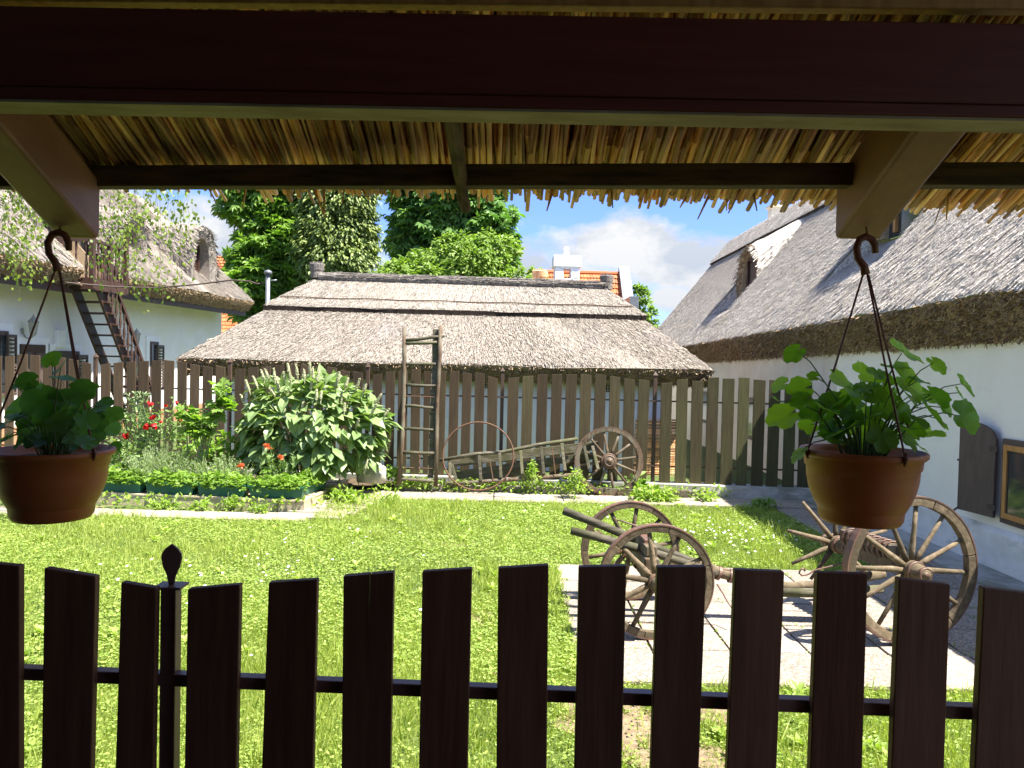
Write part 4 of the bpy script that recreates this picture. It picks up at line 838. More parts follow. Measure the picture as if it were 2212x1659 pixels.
# ------------------------------------------------------------------ houses with orange tiles far behind
def tiled(b, q, nw, nh):
    eL, eR, rR, rL = [Vector(v) for v in q]; n2 = (eR-eL).cross(rL-eL).normalized(); n2 = n2 if n2.z > 0 else -n2
    for j in range(nh):
        for i in range(nw):
            b.var = min(1, max(0, R.gauss(.5, .2))); s0, s1 = (i+.04)/nw, (i+.96)/nw; t0, t1 = j/nh, (j+1.15)/nh
            f = lambda s, t: lerp(lerp(eL, eR, s), lerp(rL, rR, s), min(t, 1))
            b.add([f(s0, t0)+n2*.05, f((s0+s1)/2, t0-.15/nh)+n2*.06, f(s1, t0)+n2*.05, f(s1, t1)+n2*.005, f(s0, t1)+n2*.005], [(0, 1, 2, 3, 4)])
def farhouse(label, xl, xr, yr, Y, ye, nw, nh, dark=False):
    h = thing('tiled_house', label, 'house', (P((xl+xr)/2, yr, Y).x, Y, 0)); dz = 3.0 if not dark else 5.5; rL, rR = P(xl, yr, Y), P(xr, yr+(xr-xl)*.015, Y); rL.z = rR.z = (rL.z+rR.z)/2
    eL, eR = rL+Vector((0, -dz*.87, -dz)), rR+Vector((0, -dz*.87, -dz)); b = MB(); tiled(b, (eL, eR, rR, rL), nw, nh); b.sheet([[eL, eR], [rL, rR]]); b.sheet([[rL, rR], [rL+Vector((0, 2.6, -dz)), rR+Vector((0, 2.6, -dz))]]); b.tube([rL, rR], .09, 8); b.build('roof', M['rooftile'], h)
    b = MB(); z = max(.5, rL.z-dz); b.box(((rL.x+rR.x)/2, Y, z/2), (rR.x-rL.x-.1, 4.6, z)); b.build('wall', M['white'], h); return h, rL, rR
h1, l1, r1 = farhouse('orange tiled house far behind the shed with a white chimney and grey gable coping', 1140, 1340, 588, 28, 660, 30, 15)
c_ = P(1349, 583, 27.9); b = MB(); b.prism([c_+Vector((-.22, 0, 0)), c_+Vector((.16, 0, 0)), c_+Vector((1.0, -2.6, -2.5)), c_+Vector((1.0, -2.6, -4)), c_+Vector((.2, -2.6, -4)), c_+Vector((.2, -2.6, -3))], (0, .3, 0))
b = MB(); p0, p1 = c_, c_+Vector((.0, -2.75, -2.95)); b.bar(p0+Vector((0, .2, .1)), p1, .38, .16, (0, .7, .7)); b.build('gable_coping', M['steel'], h1)
b = MB(); b.box((c_.x-.02, 28-.9, c_.z/2-.6), (.3, 3.6, c_.z-1.2)); b.build('gable_wall', M['steel'], h1)
ch = P(1224, 565, 25.6); b = MB(); W2, D2 = .92, .75
zt = P(1224, 572, 25.6).z; zo0, zo1 = P(1224, 604, 25.6).z, P(1224, 583, 25.6).z; z0 = 3.2
b.box((ch.x, 25.6, (z0+zo0)/2), (W2*.88, D2, zo0-z0))
for s in (-1, 1): b.box((ch.x+s*W2*.29, 25.6, (zo0+zo1)/2), (W2*.32, D2, zo1-zo0+.01))
b.box((ch.x, 25.6, (zo1+zt)/2+.05), (W2*.88, D2, zt-zo1+.1)); ztop = P(1224, 561, 25.6).z; b.box((ch.x, 25.6, ztop-.10), (W2*1.02, D2*1.1, .38)); chn = b.build('chimney', M['white'], h1, bevel=.02)
b = MB(); b.lathe([(.085, 0), (.085, .1), (.1, .12), (.085, .14), (.085, .26), (.1, .28), (.07, .34), (0, .36)], (ch.x-.02, 25.6, ztop+.08), n=12); b.build('chimney_pot', M['white'], chn, smooth=True)
farhouse('orange tiled roof far left, half hidden by the chestnut tree', 440, 640, 556, 46, 640, 40, 26, True)
#@@PART4
# ------------------------------------------------------------------ wheels, cart, ladders
def wheel(parent, c, axis, Rw, rimw, depth, nsp, hubr, hubl, phase=0., seed=1, rim=True, spk=None, m1='oldwood', host=None):
    rr = random.Random(seed); c = Vector(c); ax = Vector(axis).normalized(); u = Vector((0, 0, 1)); u = (u-ax*u.dot(ax)).normalized(); w_ = ax.cross(u)
    par = parent
    if rim:
        b = MB(); ns = 6
        for k in range(ns):
            b.var = rr.random(); a0_ = phase+k*2*math.pi/ns; pr = []
            N = 10
            for j in range(N+1):
                a = a0_+.004+(2*math.pi/ns-.008)*j/N; d = u*math.cos(a)+w_*math.sin(a)
                jj = rr.gauss(0, .0012)
                pr.append([c+d*(Rw-.008)+ax*depth/2, c+d*(Rw-.008)-ax*depth/2, c+d*(Rw-rimw+jj)-ax*depth/2*.92, c+d*(Rw-rimw+jj)+ax*depth/2*.92])
            vs = [p for row in pr for p in row]; fs = [(i*4+q, i*4+(q+1) % 4, (i+1)*4+(q+1) % 4, (i+1)*4+q) for i in range(N) for q in range(4)]+[(3, 2, 1, 0), (N*4, N*4+1, N*4+2, N*4+3)]
            b.add(vs, fs)
        rm = b.build('wheel' if host is None else 'rim', M[m1], parent, bevel=.004); par = rm if host is None else parent
        b = MB(); d2 = depth*.54; b.lathe([(Rw-.009, -d2), (Rw, -d2), (Rw+.001, 0), (Rw, d2), (Rw-.009, d2)], c, ax, 72, closed=True); b.build('tyre', M['tyre'], par, smooth=False)
    b = MB(); L = hubl
    b.lathe([(0, L*.5), (hubr*.45, L*.5), (hubr*.62, L*.48), (hubr*.68, L*.3), (hubr*.95, L*.15), (hubr, .03), (hubr, -.03), (hubr*.9, -L*.18), (hubr*.7, -L*.4), (hubr*.6, -L*.5), (0, -L*.5)], c, ax, 28)
    hub = b.build('hub' if rim or host is not None else 'wheel', M[m1], par, smooth=True)
    if not rim and host is None: par = hub
    b = MB()
    for h0, r_ in ((L*.16, hubr*.98), (-L*.17, hubr*.96), (L*.46, hubr*.66), (-L*.46, hubr*.66)): b.lathe([(r_*.9, -.012), (r_*1.06, -.012), (r_*1.06, .012), (r_*.9, .012)], c+ax*h0, ax, 28, closed=True)
    b.lathe([(0, -.002), (hubr*.30, -.002), (hubr*.30, .004), (0, .004)], c-ax*(L*.5+.002), ax, 14); b.build('hub_ring', M['tyre'], par, smooth=True)
    angs = spk if spk is not None else [(phase+.26+k*2*math.pi/nsp, 1.0) for k in range(nsp)]
    for a, f in angs:
        d = u*math.cos(a)+w_*math.sin(a); b = MB(); b.var = rr.random(); e = hubr*.9+(Rw-rimw*.8-hubr*.9)*f
        side = ax.cross(d); n = 8; vs = []
        pts = [c+d*hubr*.85, c+d*(hubr*.9+(e-hubr*.9)*.2)+ax*.004, c+d*(hubr*.9+(e-hubr*.9)*.6), c+d*e]
        b.tube(pts, [.019, .021, .0165, .013 if f < .99 else .015], 10, flat=.72); b.build('spoke', M[m1], par, smooth=True)
    return par
cart = thing('horse_cart', 'old wooden four-wheeled cart frame standing on the paving, one rear wheel without its rim', 'cart', (1.7, 5.35, .02))
fn, ffw = P(1417, 1264, 4.93), P(1361, 1187, 5.75); fn.z = .40; ffw.z = .405
rn, rf = P(1967, 1243, 4.95), P(1807, 1180, 5.72); rn.z = .51; rf.z = .495
axf, axr = (ffw-fn).normalized(), (rf-rn).normalized()
wheel(cart, fn, axf, .380, .052, .05, 10, .058, .24, .2, 3); wheel(cart, ffw, axf, .375, .052, .05, 10, .058, .24, .5, 4)
wheel(cart, rn, axr, .488, .066, .055, 12, .066, .28, .33, 5)
br = []
for (x, y) in ((1727.5, 1085), (1694, 1143), (1704, 1210), (1748, 1242), (1802, 1105), (1846, 1110), (1927, 1152), (1880, 1240)):
    d = P(x, y, 5.72)-rf; u_ = Vector((0, 0, 1)); u_ = (u_-axr*u_.dot(axr)).normalized(); w__ = axr.cross(u_); br.append((math.atan2(d.dot(w__), d.dot(u_)), d.length/.44))
wheel(cart, rf, axr, .488, .05, .05, 10, .066, .28, 0, 6, rim=False, spk=br)
b = MB(); b.bar(fn, ffw, .075, .085); b.build('axle', M['oldwood'], cart, bevel=.006); b = MB(); b.bar(rn, rf, .08, .09); b.build('axle', M['oldwood'], cart, bevel=.006)
def cyl(name, pts, r, mat, parent=cart, n=10): b = MB(); b.var = R.random(); b.tube(pts, r, n); return b.build(name, M[mat], parent, smooth=True)
mf, mr = (fn+ffw)/2, (rn+rf)/2
cyl('shaft', [P(1217, 1103, 5.45), P(1300, 1135, 5.44), P(1400, 1177, 5.42), P(1500, 1214, 5.40), P(1552, 1236, 5.38)], [.029, .030, .031, .026, .024], 'greywood')
cyl('shaft', [P(1234, 1146, 5.22), P(1300, 1163, 5.23), P(1398, 1190, 5.26), P(1480, 1216, 5.30), P(1552, 1240, 5.34)], [.028, .029, .031, .027, .024], 'greywood')
b = MB(); b.bar(mf+up_*.075-axf*.30, mf+up_*.075+axf*.30, .10, .09); b.bar(mf+up_*.16-axf*.27, mf+up_*.16+axf*.27, .08, .07); b.build('bolster', M['rustwood'], cart, bevel=.008)
b = MB(); b.bar(mf+up_*.205-axf*.18, mf+up_*.205+axf*.14, .06, .03); b.bar(mf+Vector((-.05, 0, -.02)), mf+Vector((.02, 0, .25)), .03, .03); b.build('iron_plate', M['tyre'], cart, bevel=.004)
cyl('reach_pole', [P(1500, 1215, 5.36), P(1552, 1236, 5.36), P(1640, 1258, 5.36), P(1700, 1268, 5.36), P(1800, 1262, 5.36), mr+Vector((.1, 0, -.12))], [.036, .04, .038, .036, .034, .032], 'oldwood')
cyl('reach_pole', [P(1690, 1280, 5.30), P(1770, 1281, 5.30), P(1905, 1272, 5.30)], [.032, .034, .03], 'greywood')
b = MB(); b.bar(P(1545, 1226, 5.36), P(1690, 1256, 5.36), .05, .012); b.lathe([(.043, -.012), (.05, -.012), (.05, .012), (.043, .012)], P(1578, 1244, 5.36), (1, 0, -.2), 20, closed=True); b.lathe([(.043, -.01), (.05, -.01), (.05, .01), (.043, .01)], P(1552, 1238, 5.36), (1, 0, -.3), 20, closed=True); b.build('iron_strap', M['tyre'], cart)
b = MB(); b.bar(mr+up_*.085-axr*.30, mr+up_*.085+axr*.30, .09, .09); b.build('bolster', M['rustwood'], cart, bevel=.008)
b = MB()
for k in range(9): b.lathe([(.062, -.007), (.072, -.007), (.072, .007), (.062, .007)], mr+up_*.085+axr*(-.22+k*.055), axr+Vector((.25, 0, .1)), 14, closed=True)
b.build('binding', M['tyre'], cart, smooth=True)
def rod(pts, r=.007, mat='tyre', name='iron_hook'): return cyl(name, pts, r, mat, cart, 6)
for Y, dy in ((5.5, 0), (5.1, 22)):
    rod([P(x+dy*1.5, y+dy, Y) for x, y in ((1737, 1234), (1741, 1229), (1736, 1227), (1729, 1231), (1726, 1238), (1732, 1243), (1745, 1241), (1760, 1232), (1800, 1222), (1830, 1212), (1842, 1203), (1846, 1192))])
for k, (x, y) in enumerate(((1336, 1186), (1344, 1196), (1352, 1206), (1362, 1214), (1374, 1221), (1386, 1227), (1394, 1236))):
    c = P(x, y, 5.3); b = MB(); a = R.uniform(0, 3); dx, dz = .016, .024
    b.tube([c+Vector((dx*math.cos(q)*math.cos(a), dx*math.cos(q)*math.sin(a), dz*math.sin(q))) for q in np.linspace(0, 6.28, 9)], .0045, 5, cap=False); b.build('chain_link', M['iron'], cart)
rod([P(x, y, 5.5) for x, y in ((1292, 1146), (1300, 1154), (1296, 1160), (1306, 1164), (1320, 1157))], .005); rod([P(x, y, 5.6) for x, y in ((1333, 1126), (1337, 1123), (1380, 1138), (1400, 1152))], .006); rod([P(1549, 1262, 5.3), P(1562, 1282, 5.25), P(1572, 1300, 5.2), P(1592, 1330, 5.1)], .006)
# wheel leaning on the far fence
wt = thing('cartwheel', 'old wooden cartwheel with twelve spokes leaning on the far picket fence', 'cartwheel', (1.35, 10.45, .03))
wc = P(1315, 996, 10.44); wheel(wt, wc, (0, 1, -.16), .472, .068, .05, 12, .105, .2, .1, 9, m1='rustwood', host=1)
# tall rack ladder on end
ld = thing('wooden_ladder', 'tall rough wooden ladder standing on end against the far picket fence', 'ladder', (-1.3, 10.4, .03))
def LP(u_, v_): y = 691+v_*.2762; t = (y-705)/345; return P(806+u_*.2762, y, 10.62-.30*t)
b = MB(); b.tube([LP(243, 66), LP(245, 300), LP(240, 600), LP(228, 900), LP(205, 1285)], [.028, .031, .03, .033, .035], 9); b.build('side_pole', M['rustwood'], ld, smooth=True)
b = MB(); b.tube([LP(527, 44), LP(520, 300), LP(503, 620), LP(497, 900), LP(490, 1305)], [.024, .029, .026, .029, .028], 9); b.build('side_pole', M['rustwood'], ld, smooth=True)
b = MB(); b.bar(LP(488, 72)+Vector((0, .05, 0)), LP(445, 1240)+Vector((0, .05, 0)), .085, .022, (0, 1, 0)); b.build('side_board', M['greywood'], ld, bevel=.004)
for (a_, c_2, r_) in (((243, 160), (560, 128), .022), ((245, 185), (500, 175), .024), ((245, 345), (490, 345), .021), ((245, 505), (490, 515), .02), ((250, 672), (470, 688), .02), ((235, 848), (470, 860), .02), ((225, 1035), (480, 1042), .024), ((220, 1250), (500, 1262), .024)):
    b = MB(); b.var = R.random(); p, q = LP(*a_), LP(*c_2); b.tube([p, lerp(p, q, .33)+Vector((0, 0, R.gauss(0, .006))), lerp(p, q, .7)+Vector((0, 0, R.gauss(0, .006))), q], [r_, r_*1.1, r_, r_*.85], 8); b.build('rung', M['greywood'], ld, smooth=True)
for v_ in (600, 1160): b = MB(); b.tube([LP(240, v_-6), LP(480, v_+4)], .006, 5); b.build('iron_rod', M['iron'], ld)
for k in range(7):
    c = LP(368, 1050+k*24)-Vector((0, .04, 0)); b = MB(); a = (k % 2)*1.5; b.tube([c+Vector((.014*math.cos(q)*math.cos(a), .014*math.cos(q)*math.sin(a), .024*math.sin(q))) for q in np.linspace(0, 6.28, 9)], .0045, 5, cap=False); b.build('chain_link', M['iron'], ld)
# hay rack lying at the foot of the fence
hr = thing('hay_rack', 'low weathered wooden hay rack lying along the foot of the far fence beside the wheel', 'hay rack', (0, 10.5, .1))
def HP(u_, v_, Y=10.5): return P(806+u_*.2762, 691+v_*.2762, Y)
b = MB(); b.tube([HP(520, 1098), HP(800, 1050), HP(1010, 1035), HP(1300, 975), HP(1600, 930)], [.024, .027, .025, .027, .024], 8); b.build('rail', M['greywood'], hr, smooth=True)
b = MB(); b.tube([HP(560, 1290, 10.38), HP(900, 1262, 10.38), HP(1300, 1235, 10.38), HP(1620, 1205, 10.38)], [.026, .028, .028, .024], 8); b.build('rail', M['rustwood'], hr, smooth=True)
for (p, q, w_) in (((600, 1120), (1760, 980), .12), ((640, 1225), (1400, 1110), .13), ((1000, 1160), (1740, 1060), .1), ((650, 1265), (1250, 1190), .06)):
    b = MB(); b.var = R.random(); b.bar(HP(*p, 10.56), HP(*q, 10.6), .022, w_); b.build('board', M['greywood'], hr, bevel=.003)
for (u0, v0, u1, v1) in ((600, 1110, 602, 1280), (615, 1130, 655, 1275), (828, 1060, 843, 1260), (988, 1040, 1000, 1235), (1152, 1020, 1168, 1215), (1312, 990, 1335, 1205), (1472, 965, 1502, 1180), (1650, 985, 1690, 1170), (1715, 985, 1760, 1170)):
    b = MB(); b.var = R.random(); b.bar(HP(u0, v0, 10.46), HP(u1, v1, 10.36), .042, .03, (0, 1, 0)); b.build('slat', M['greywood'], hr, bevel=.006)
for u0 in (1400, 915): b = MB(); b.tube([HP(u0, 1000 if u0 > 1000 else 1110, 10.44), HP(u0+25, 1200 if u0 > 1000 else 1260, 10.35)], .006, 5); b.build('iron_rod', M['iron'], hr)
hc = P(1033, 985, 10.36); b = MB(); ring = [hc+Vector((.484*math.cos(q), .10*math.sin(q), .455*math.sin(q))) for q in np.linspace(0, 6.2832, 65)]; b.tube(ring, .011, 6, cap=False)
tag(b.build('iron_hoop', M['iron'], smooth=True), 'thin rusty iron hoop leaning on the far fence between ladder and cartwheel', 'hoop')
sc_ = P(803, 1024, 10.25); b = MB(); rr = random.Random(4)
prof = [(0, -.2), (.09, -.195), (.118, -.17), (.128, -.08), (.13, .05), (.122, .15), (.10, .185), (0, .19)]
b.lathe(prof, sc_, (1, .15, -.03), 26); b.v = [tuple(Vector(v)+Vector((rr.gauss(0, .004), rr.gauss(0, .004), rr.gauss(0, .004)))) for v in b.v]
tag(b.build('stone_block', M['stone'], smooth=True), 'rounded pale stone block lying on the ground right of the big leafy bush', 'stone')
b = MB(); b.bar(P(1485, 1069, 10.38), P(1290, 1064, 10.42), .12, .14); tag(b.build('timber', M['greywood'], bevel=.006), 'grey squared timber lying on the ground below the cartwheel', 'timber')
# ------------------------------------------------------------------ flower bed
A_ = PZ(657, 1108, 0); B_ = PZ(322, 1094, 0); bd = (B_-A_).normalized(); bn = Vector((bd.y, -bd.x, 0)); bn = bn if bn.y > 0 else -bn
bed = thing('flower_bed', 'raised flower bed edged with cream tiles, in front of the far fence on the left', 'flower bed', (A_.x-1.5, A_.y+.4, 0))
b = MB()
for i in range(17):
    b.var = R.random(); p = A_+bd*(.33*i); q = A_+bd*(.33*i+.324); b.bar(p+bn*.014+up_*.062, q+bn*.014+up_*.062, .028, .124); b.bar(p+bn*.16+up_*.135, q+bn*.16+up_*.135, .335, .022)
sd = bn; 
for i in range(5):
    b.var = R.random(); p = A_+sd*(.04+.33*i); q = A_+sd*(.04+.33*i+.324); b.bar(p+bd*.016+up_*.062, q+bd*.016+up_*.062, .028, .124); 
    if i: b.bar(p+bd*.13+up_*.134, q+bd*.13+up_*.134, .27, .022)
b.build('tile_edging', M['tile'], bed, bevel=.003)
b = MB(); G = [[A_+bd*(.03+5.4*i/30)+bn*(.30+1.45*j/8)+up_*(.13+R.uniform(-.015, .03)) for i in range(31)] for j in range(9)]; b.sheet(G); b.build('soil', M['soil'], bed)
# ---- plant helpers
OV = [(0, 0, 0), (0, .35, 0), (0, .7, -.05), (0, 1, -.17), (.2, .28, .07), (.21, .62, .03), (-.2, .28, .07), (-.21, .62, .03)]
OVF = [(0, 4, 1), (1, 4, 5), (1, 5, 2), (2, 5, 3), (0, 1, 6), (1, 7, 6), (1, 2, 7), (2, 3, 7)]
TRI = []; 
for k in range(3):
    a = math.pi/2+(k-1)*1.0; TRI.append((a, 1.0 if k == 1 else .85))
def trefoil():
    v = [(0, 0, 0)]; f = []
    for a, l in TRI:
        o = len(v); d = (math.cos(a), math.sin(a)); s_ = (-d[1], d[0])
        for (x, y) in ((.18, .45), (.34, .75), (.12, .78), (0, 1.0), (-.12, .78), (-.34, .75), (-.18, .45)): v.append((d[0]*y*l+s_[0]*x*l, d[1]*y*l+s_[1]*x*l, .10*y-.2*y*y))
        f += [(0, o+i, o+i+1) for i in range(6)]
    return v, f
TV, TF = trefoil()
def mound(c, rx, ry, rz, n, size, tmpl, seed, up=.8, bottom=-.1, rotv=0., lo=.55):
    r = np.random.default_rng(seed); d = unit(r.normal(0, 1, (n*3, 3))); d = d[d[:, 2] > bottom][:n]; n = len(d)
    q = r.uniform(lo, 1.0, (n, 1))*(1+.12*np.sin(d[:, :1]*7+seed)+.1*np.sin(d[:, 1:2]*9))
    rel = d*q*np.array([[rx, ry, rz]]); 
    if rotv: cs, sn = math.cos(rotv), math.sin(rotv); rel = np.stack([rel[:, 0]*cs-rel[:, 1]*sn, rel[:, 0]*sn+rel[:, 1]*cs, rel[:, 2]], 1)
    out = unit(rel+np.array([[0, 0, .02]])); nn = unit(out*.6+np.array([[0, 0, up]])+r.normal(0, .35, (n, 3)))
    dr = out*np.array([[1, 1, .2]])+r.normal(0, .5, (n, 3)); bx, by, bz = basis(dr, nn)
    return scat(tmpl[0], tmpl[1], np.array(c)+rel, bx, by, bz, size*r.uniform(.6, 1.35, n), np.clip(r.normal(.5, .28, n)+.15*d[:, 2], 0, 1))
def sprigs(c, rx, ry, h, nst, leaf, wid, seed, lean=.35, per=26, hj=.35, fan=1.0):
    """upright twigs set with narrow leaves"""
    r = np.random.default_rng(seed); arr = []; st = MB()
    P_, D_, N_, S_, V_ = [], [], [], [], []
    for k in range(nst):
        a = r.uniform(0, 6.28); q = math.sqrt(r.uniform(0, 1)); b0 = Vector(c)+Vector((rx*q*math.cos(a)*.6, ry*q*math.sin(a)*.6, 0)); hh = h*r.uniform(1-hj, 1.05)*(1-.25*q)
        t_ = Vector((math.cos(a)*q*lean*fan+r.normal(0, .1), math.sin(a)*q*lean+r.normal(0, .1), 1)).normalized(); e = b0+t_*hh
        st.tube([b0, b0*.5+e*.5+Vector((0, 0, .02*h)), e], [.004, .003, .0015], 4, cap=False); vv = r.uniform(0, 1)
        for i in range(per):
            s = .15+.85*(i+r.uniform(0, 1))/per; p = b0+(e-b0)*s+Vector((0, 0, .08*h*s*(1-s))); b_ = r.uniform(0, 6.28)
            d = Vector((math.cos(b_), math.sin(b_), r.uniform(.3, 1.3))).normalized(); P_.append(p); D_.append(d); N_.append(Vector((r.normal(0, .5), r.normal(0, .5), 1))); S_.append(leaf*r.uniform(.6, 1.2)*(1.15-.5*s)); V_.append(min(1, max(0, vv*.5+r.uniform(0, .5))))
    pos, dr, nn = (np.array([tuple(v) for v in q], np.float32) for q in (P_, D_, N_)); bx, by, bz = basis(dr, nn); S_ = np.array(S_)
    return scat([(0, 0, 0), (.5, .4, 0), (0, 1, 0), (-.5, .4, 0)], [(0, 1, 2, 3)], pos, bx, by, bz, np.stack([S_*wid, S_, S_], 1), V_), st
def plant(name, label, cat, c, group=None): return thing(name, label, cat, c, group)
# ---- parsley troughs on the rim of the bed
def trough(label, c, ang, L, seed, vis=True):
    root = thing('planter', label, 'planter', c, 'green plastic troughs on the rim of the bed'); cs, sn = math.cos(ang), math.sin(ang)
    def T(x, y, z): return Vector(c)+Vector((x*cs-y*sn, x*sn+y*cs, z))
    def ringp(l, w_, z): return [T(-l/2, -w_/2, z), T(l/2, -w_/2, z), T(l/2, w_/2, z), T(-l/2, w_/2, z)]
    b = MB(); rows = [ringp(L*.90, .13, 0), ringp(L*.965, .165, .125), ringp(L, .19, .128), ringp(L, .19, .15), ringp(L*.97, .165, .15), ringp(L*.95, .15, .10)]
    vs = [p for r_ in rows for p in r_]; fs = [(i*4+q, i*4+(q+1) % 4, (i+1)*4+(q+1) % 4, (i+1)*4+q) for i in range(5) for q in range(4)]+[(3, 2, 1, 0), (20, 21, 22, 23)]
    b.add(vs, fs); b.build('trough', M['trough'], root, bevel=.005)
    a1 = mound(T(-L*.2, 0, .14), L*.36, .14, .16, 300, .042, (TV, TF), seed, rotv=ang, bottom=-.25); a2 = mound(T(L*.2, 0, .14), L*.36, .15, .14, 300, .042, (TV, TF), seed+1, rotv=ang, bottom=-.25); a3 = mound(T(0, -.06, .15), L*.5, .10, .07, 160, .038, (TV, TF), seed+2, rotv=ang, bottom=-.5)
    only([a1, a2, a3], 'foliage', M['parsley'], root); st_, sm = sprigs(T(0, 0, .08), L*.5, .1, .16, 26, .01, .5, seed+3, per=2); sm.build('stems', M['stem'], root)
TL = ['green trough of parsley cut by the left edge behind the left hanging pot', 'green trough of parsley mostly hidden behind the left hanging pot', 'green trough of parsley just right of the left hanging pot', 'green trough of parsley below the pale herb clump', 'green trough of parsley below the tall lovage stalks', 'green trough of parsley at the right front corner of the bed']
ang = math.atan2(-bd.y, -bd.x)
for i, (x0, x1) in enumerate(((-95, 10), (104, 212), (216, 315), (319, 427), (430, 537), (540, 661))):
    def onrim(x):                                                       # where this column of the picture meets the rim line
        d = ray(x, 1075); o = A_+bn*.12; t = (o.x*bd.y-o.y*bd.x)/(d.x*bd.y-d.y*bd.x); return Vector((d.x*t, d.y*t, .146))
    p, q = onrim(x0), onrim(x1); trough(TL[i], (p+q)/2, ang+R.gauss(0, .012), (q-p).length*.985, 200+i*7)
cS = A_+bd*.14+bn*.60+up_*.146; trough('small green trough of parsley set crosswise at the bed corner, beside the leafy bush', cS, ang+rad(82), .55, 260)
# ---- big leafy bush with pale flower spikes
bc = P(672, 930, 9.95); bush = plant('flowering_bush', 'big rounded bush with broad leaves and pale upright flower spikes before the far fence', 'bush', (bc.x, bc.y, .12))
def bigleaves():
    r = np.random.default_rng(77); n = 950; d = unit(r.normal(0, 1, (5000, 3))); d = d[(d[:, 2] > -.75) & (d[:, 1] < .55)][:n]; q = np.where(r.uniform(0, 1, (n, 1)) < .72, r.uniform(.86, 1.0, (n, 1)), r.uniform(.5, .85, (n, 1)))
    pos = np.array(bc)+d*q*np.array([[.96, .62, .76]])*(1+.07*np.sin(d[:, :1]*8)+.05*np.sin(d[:, 2:]*11)); out = unit(d*np.array([[1, 1, .55]]))
    dr = out*.8+np.array([[0, 0, -.30]])+r.normal(0, .35, (n, 3)); nn = out*.55+np.array([[0, 0, .85]])+r.normal(0, .3, (n, 3)); bx, by, bz = basis(dr, nn)
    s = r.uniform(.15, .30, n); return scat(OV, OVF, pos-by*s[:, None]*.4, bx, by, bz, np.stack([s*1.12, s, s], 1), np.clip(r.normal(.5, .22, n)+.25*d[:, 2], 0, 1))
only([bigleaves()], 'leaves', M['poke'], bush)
b = MB(); rr = random.Random(8)
for k in range(26):
    a = rr.uniform(0, 6.28); t = rr.uniform(.2, .95); e = bc+Vector((.9*t*math.cos(a), .55*t*math.sin(a), .62*math.sqrt(1-t*t*.8))); s_ = Vector((bc.x+rr.uniform(-.2, .2), bc.y+rr.uniform(-.12, .12), .1)); b.tube([s_, lerp(s_, e, .4)+Vector((0, 0, .15)), e], [.016, .012, .006], 6)
b.build('stems', M['stem'], bush, smooth=True)
for (u_, v_) in ((1195,40),(1265,45),(1075,80),(965,95),(895,150),(830,180),(1000,90),(1160,110),(1335,90),(1410,70),(1385,20),(1470,90),(1640,110),(1720,160),(1820,170),(1875,220),(1035,250),(900,290),(1065,350),(1165,380),(1330,370),(1405,190),(1445,260),(1490,280),(1690,380),(1625,170),(1660,290),(1810,520),(1965,390),(2075,430),(2010,300),(1885,870),(1215,120),(790,310),(1100,180),(1560,300)):
    x, y = 322.6+u_*.25, 777.6+v_*.25; dx = (x-bc.x) if False else 0; rel = (x-672)/170
    e = P(x, y-3, 9.45+.25*abs(rel)+R.uniform(-.06, .06)); L = R.uniform(.10, .17); t_ = Vector((rel*.45+R.gauss(0, .1), R.gauss(-.1, .1), 1)).normalized(); b = MB(); p0_ = e-t_*L
    b.tube([p0_-t_*.06, p0_, p0_+t_*L*.25, p0_+t_*L*.7, e], [.004, .012, .019, .015, .004], 8)
    for k in range(46):
        s = R.uniform(.02, .98); a = R.uniform(0, 6.28); q = p0_+t_*L*s+Vector((math.cos(a), math.sin(a), 0))*(.018*(1-.5*s)); b.box(q, (.010, .010, .010), Matrix.Rotation(R.uniform(0, 3), 3, 'X') @ Matrix.Rotation(R.uniform(0, 3), 3, 'Z'))
    b.build('flower_spike', M['spike'], bush)
# ---- rose bush
rcn = P(325, 940, 9.75); rose = plant('rose_bush', 'rose bush with small dark red blossoms between the left pot and the leafy bush', 'rose bush', (rcn.x, rcn.y, .12))
aR_ = [mound(P(x, y, Y), rx, .22, rz, n, .05, (OV, OVF), s_, up=.6, bottom=-.8, lo=.3) for x, y, Y, rx, rz, n, s_ in ((290, 940, 9.75, .34, .36, 420, 1), (350, 930, 9.8, .32, .32, 380, 2), (380, 905, 9.85, .16, .3, 120, 3), (270, 990, 9.65, .3, .26, 260, 4), (300, 895, 9.85, .18, .25, 130, 5))]
only(aR_, 'leaves', M['rosel'], rose)
b = MB(); bl = [(325,873),(330,903),(316,921),(334,921),(271,943),(389,906),(382,869),(358,877),(250,957),(347,912)]
for (x, y) in bl+[(275+R.uniform(0, 45), 848+R.uniform(0, 20)) for _ in range(26)]:
    e = P(x, y+3, 9.72); s_ = P(320+R.uniform(-30, 30), 1030, 9.8); b.tube([s_, lerp(s_, e, .6)+Vector((R.gauss(0, .04), 0, .04)), e], [.005, .004, .002], 5)
    if (x, y) not in bl:
        for _ in range(2): b.tube([e, e+Vector((R.gauss(0, .02), R.gauss(0, .02), .035))], [.005, .009], 5)
b.build('stems', M['herb'], rose)
for (x, y), s_ in zip(bl, (.040,.046,.05,.05,.052,.034,.028,.026,.034,.02)):
    c = P(x, y, 9.60); r = np.random.default_rng(int(x)); n = 20; d = unit(r.normal(0, 1, (n, 3))+np.array([[0, -.3, .35]])); bx, by, bz = basis(r.normal(0, 1, (n, 3)), d); lay = r.uniform(.15, .6, n)
    tv = [(-.5, -.5, 0), (0, -.65, .08), (.5, -.5, 0), (.62, .1, .12), (.3, .6, .25), (-.3, .6, .25), (-.62, .1, .12)]
    only([scat(tv, [(0, 1, 2, 3, 4, 5, 6)], np.array(c)+d*(lay*s_)[:, None], bx, by, bz, s_*(.35+lay), r.uniform(0, 1, n))], 'blossom', M['red'], rose)
